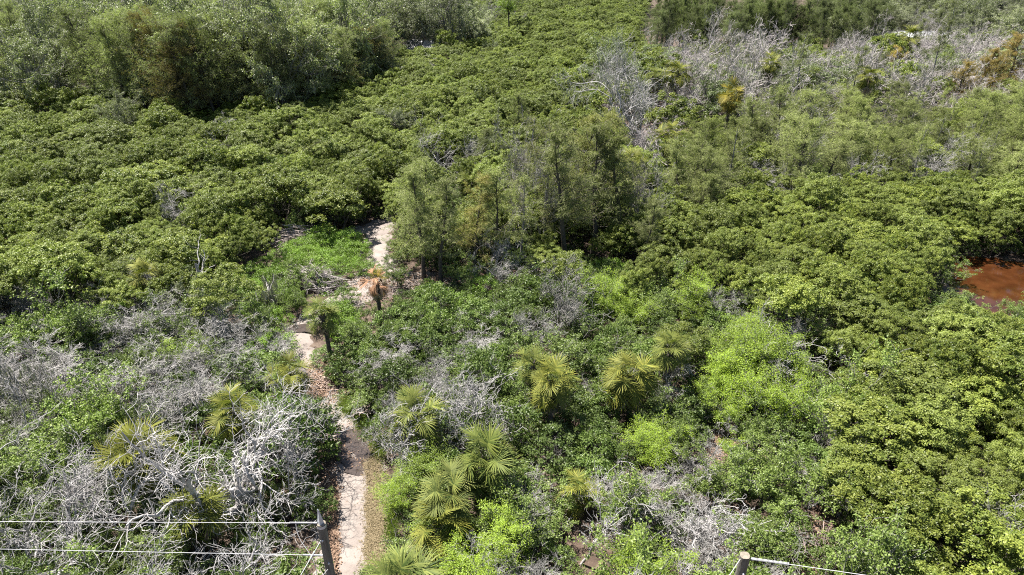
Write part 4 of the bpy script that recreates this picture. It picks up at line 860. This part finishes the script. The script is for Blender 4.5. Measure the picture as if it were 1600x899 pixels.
MASS = {'mangrove': ('mangrove_forest', 'continuous yellow-green mangrove canopy stretching to the far edge'), 'oak': ('oak_forest', 'grey-green oak wood receding in the distance'), 'bare': ('bare_forest', 'grey leafless trees receding in the distance'), 'mossy': ('mossy_forest', 'moss-grey trees receding in the distance'),
        'casuarina': ('casuarina_forest', 'olive casuarinas receding in the distance'), 'shrub': ('undergrowth_foliage', 'small dark shrubs filling gaps between the mangroves'), 'myrtle': ('pale_undergrowth', 'pale shrubs filling the thicket'), 'lime': ('lime_undergrowth', 'lime-green undergrowth'), 'vivid': ('green_undergrowth', 'low green undergrowth')}
for k, L in far_pts.items():
    nm, lab = MASS[k]; me = bpy.data.meshes.new(nm); me.vertices.add(len(L))
    me.vertices.foreach_set('co', np.array([(t[0], t[1], 0) for t in L], np.float32).ravel())
    me.attributes.new('idx', 'INT', 'POINT').data.foreach_set('value', np.array([SIDX[(t[5], t[6] % len(KIND[t[5]]))] for t in L], np.int32))
    me.attributes.new('rot', 'FLOAT_VECTOR', 'POINT').data.foreach_set('vector', np.array([(0, 0, t[4]) for t in L], np.float32).ravel())
    me.attributes.new('scl', 'FLOAT_VECTOR', 'POINT').data.foreach_set('vector', np.array([(t[2], t[2], t[3]) for t in L], np.float32).ravel())
    o = tag(obj(nm, me), lab, None, None, 'stuff'); md = o.modifiers.new('plants', 'NODES'); md.node_group = ng
print('ACCEPTED', {k: len(v) for k, v in byk.items()}, 'MASS', {k: len(v) for k, v in far_pts.items()})

# ------------------------------------------------------------------ litter, grass and straw on the ground
def blades(name, px, n, mat, L, Wd, label, spread, seed, flat=False):
    r = np.random.default_rng(seed); mb = MB(); Q = []
    for (a, b, ra, rb, w_) in px:
        m = int(n * w_); u = r.normal(size=(m, 2)) * .55; Q += [at(a + u_[0] * ra, b + u_[1] * rb) for u_ in u]
    P = np.array(Q); P[:, 2] = ghz(P[:, 0], P[:, 1]) + .03 + (.10 if flat else 0) * r.random(len(P)); m = len(P)
    if flat: N = unit(np.array([0, 0, 1.]) + .35 * r.normal(size=(m, 3))); t = rnd(r, m); D = unit(t - N * (t * N).sum(1, keepdims=True))
    else: D = unit(np.array([0, 0, 1.]) + spread * r.normal(size=(m, 3)) * np.array([1, 1, .1])); N = unit(np.cross(D, rnd(r, m)))
    leaves(mb, P, D, N, L * (.5 + r.random(m)), Wd * (.6 + .8 * r.random(m)), .5 + .25 * r.normal(size=m), 0, .2)
    return tag(obj(name, mb.mesh(name, [mat])), label, None, None, 'stuff')
blades('dry_grass', [(586, 800, 14, 60, 1), (584, 880, 16, 40, .8), (580, 730, 12, 30, .4)], 14000, 'straw', .16, .022, 'dry straw-coloured grass along the edge of the path', .8, 1, True)
blades('green_grass', [(545, 636, 16, 16, 1), (575, 668, 18, 24, 1), (590, 700, 12, 20, .6), (612, 820, 10, 50, .6), (560, 395, 14, 12, .6), (545, 376, 20, 8, .6), (680, 455, 40, 8, .5), (905, 410, 20, 10, .4)], 6000, 'grass', .17, .028, 'tufts of green grass on the bank of the path', 1.2, 2)
blades('leaf_litter', [(522, 850, 8, 60, .7), (518, 780, 10, 40, .5), (512, 605, 26, 22, .8), (500, 580, 30, 20, .5), (590, 450, 40, 20, .8), (680, 440, 60, 12, .8), (1118, 668, 40, 40, 1), (800, 420, 120, 14, 1), (548, 700, 30, 30, .4), (1268, 850, 30, 40, .6)], 3500, 'litter', .13, .07, 'fallen brown leaves scattered over sand and bare ground', 0, 3, True)

print('TRIS', sum(len(m.loops) - 2 * len(m.polygons) for m in bpy.data.meshes))
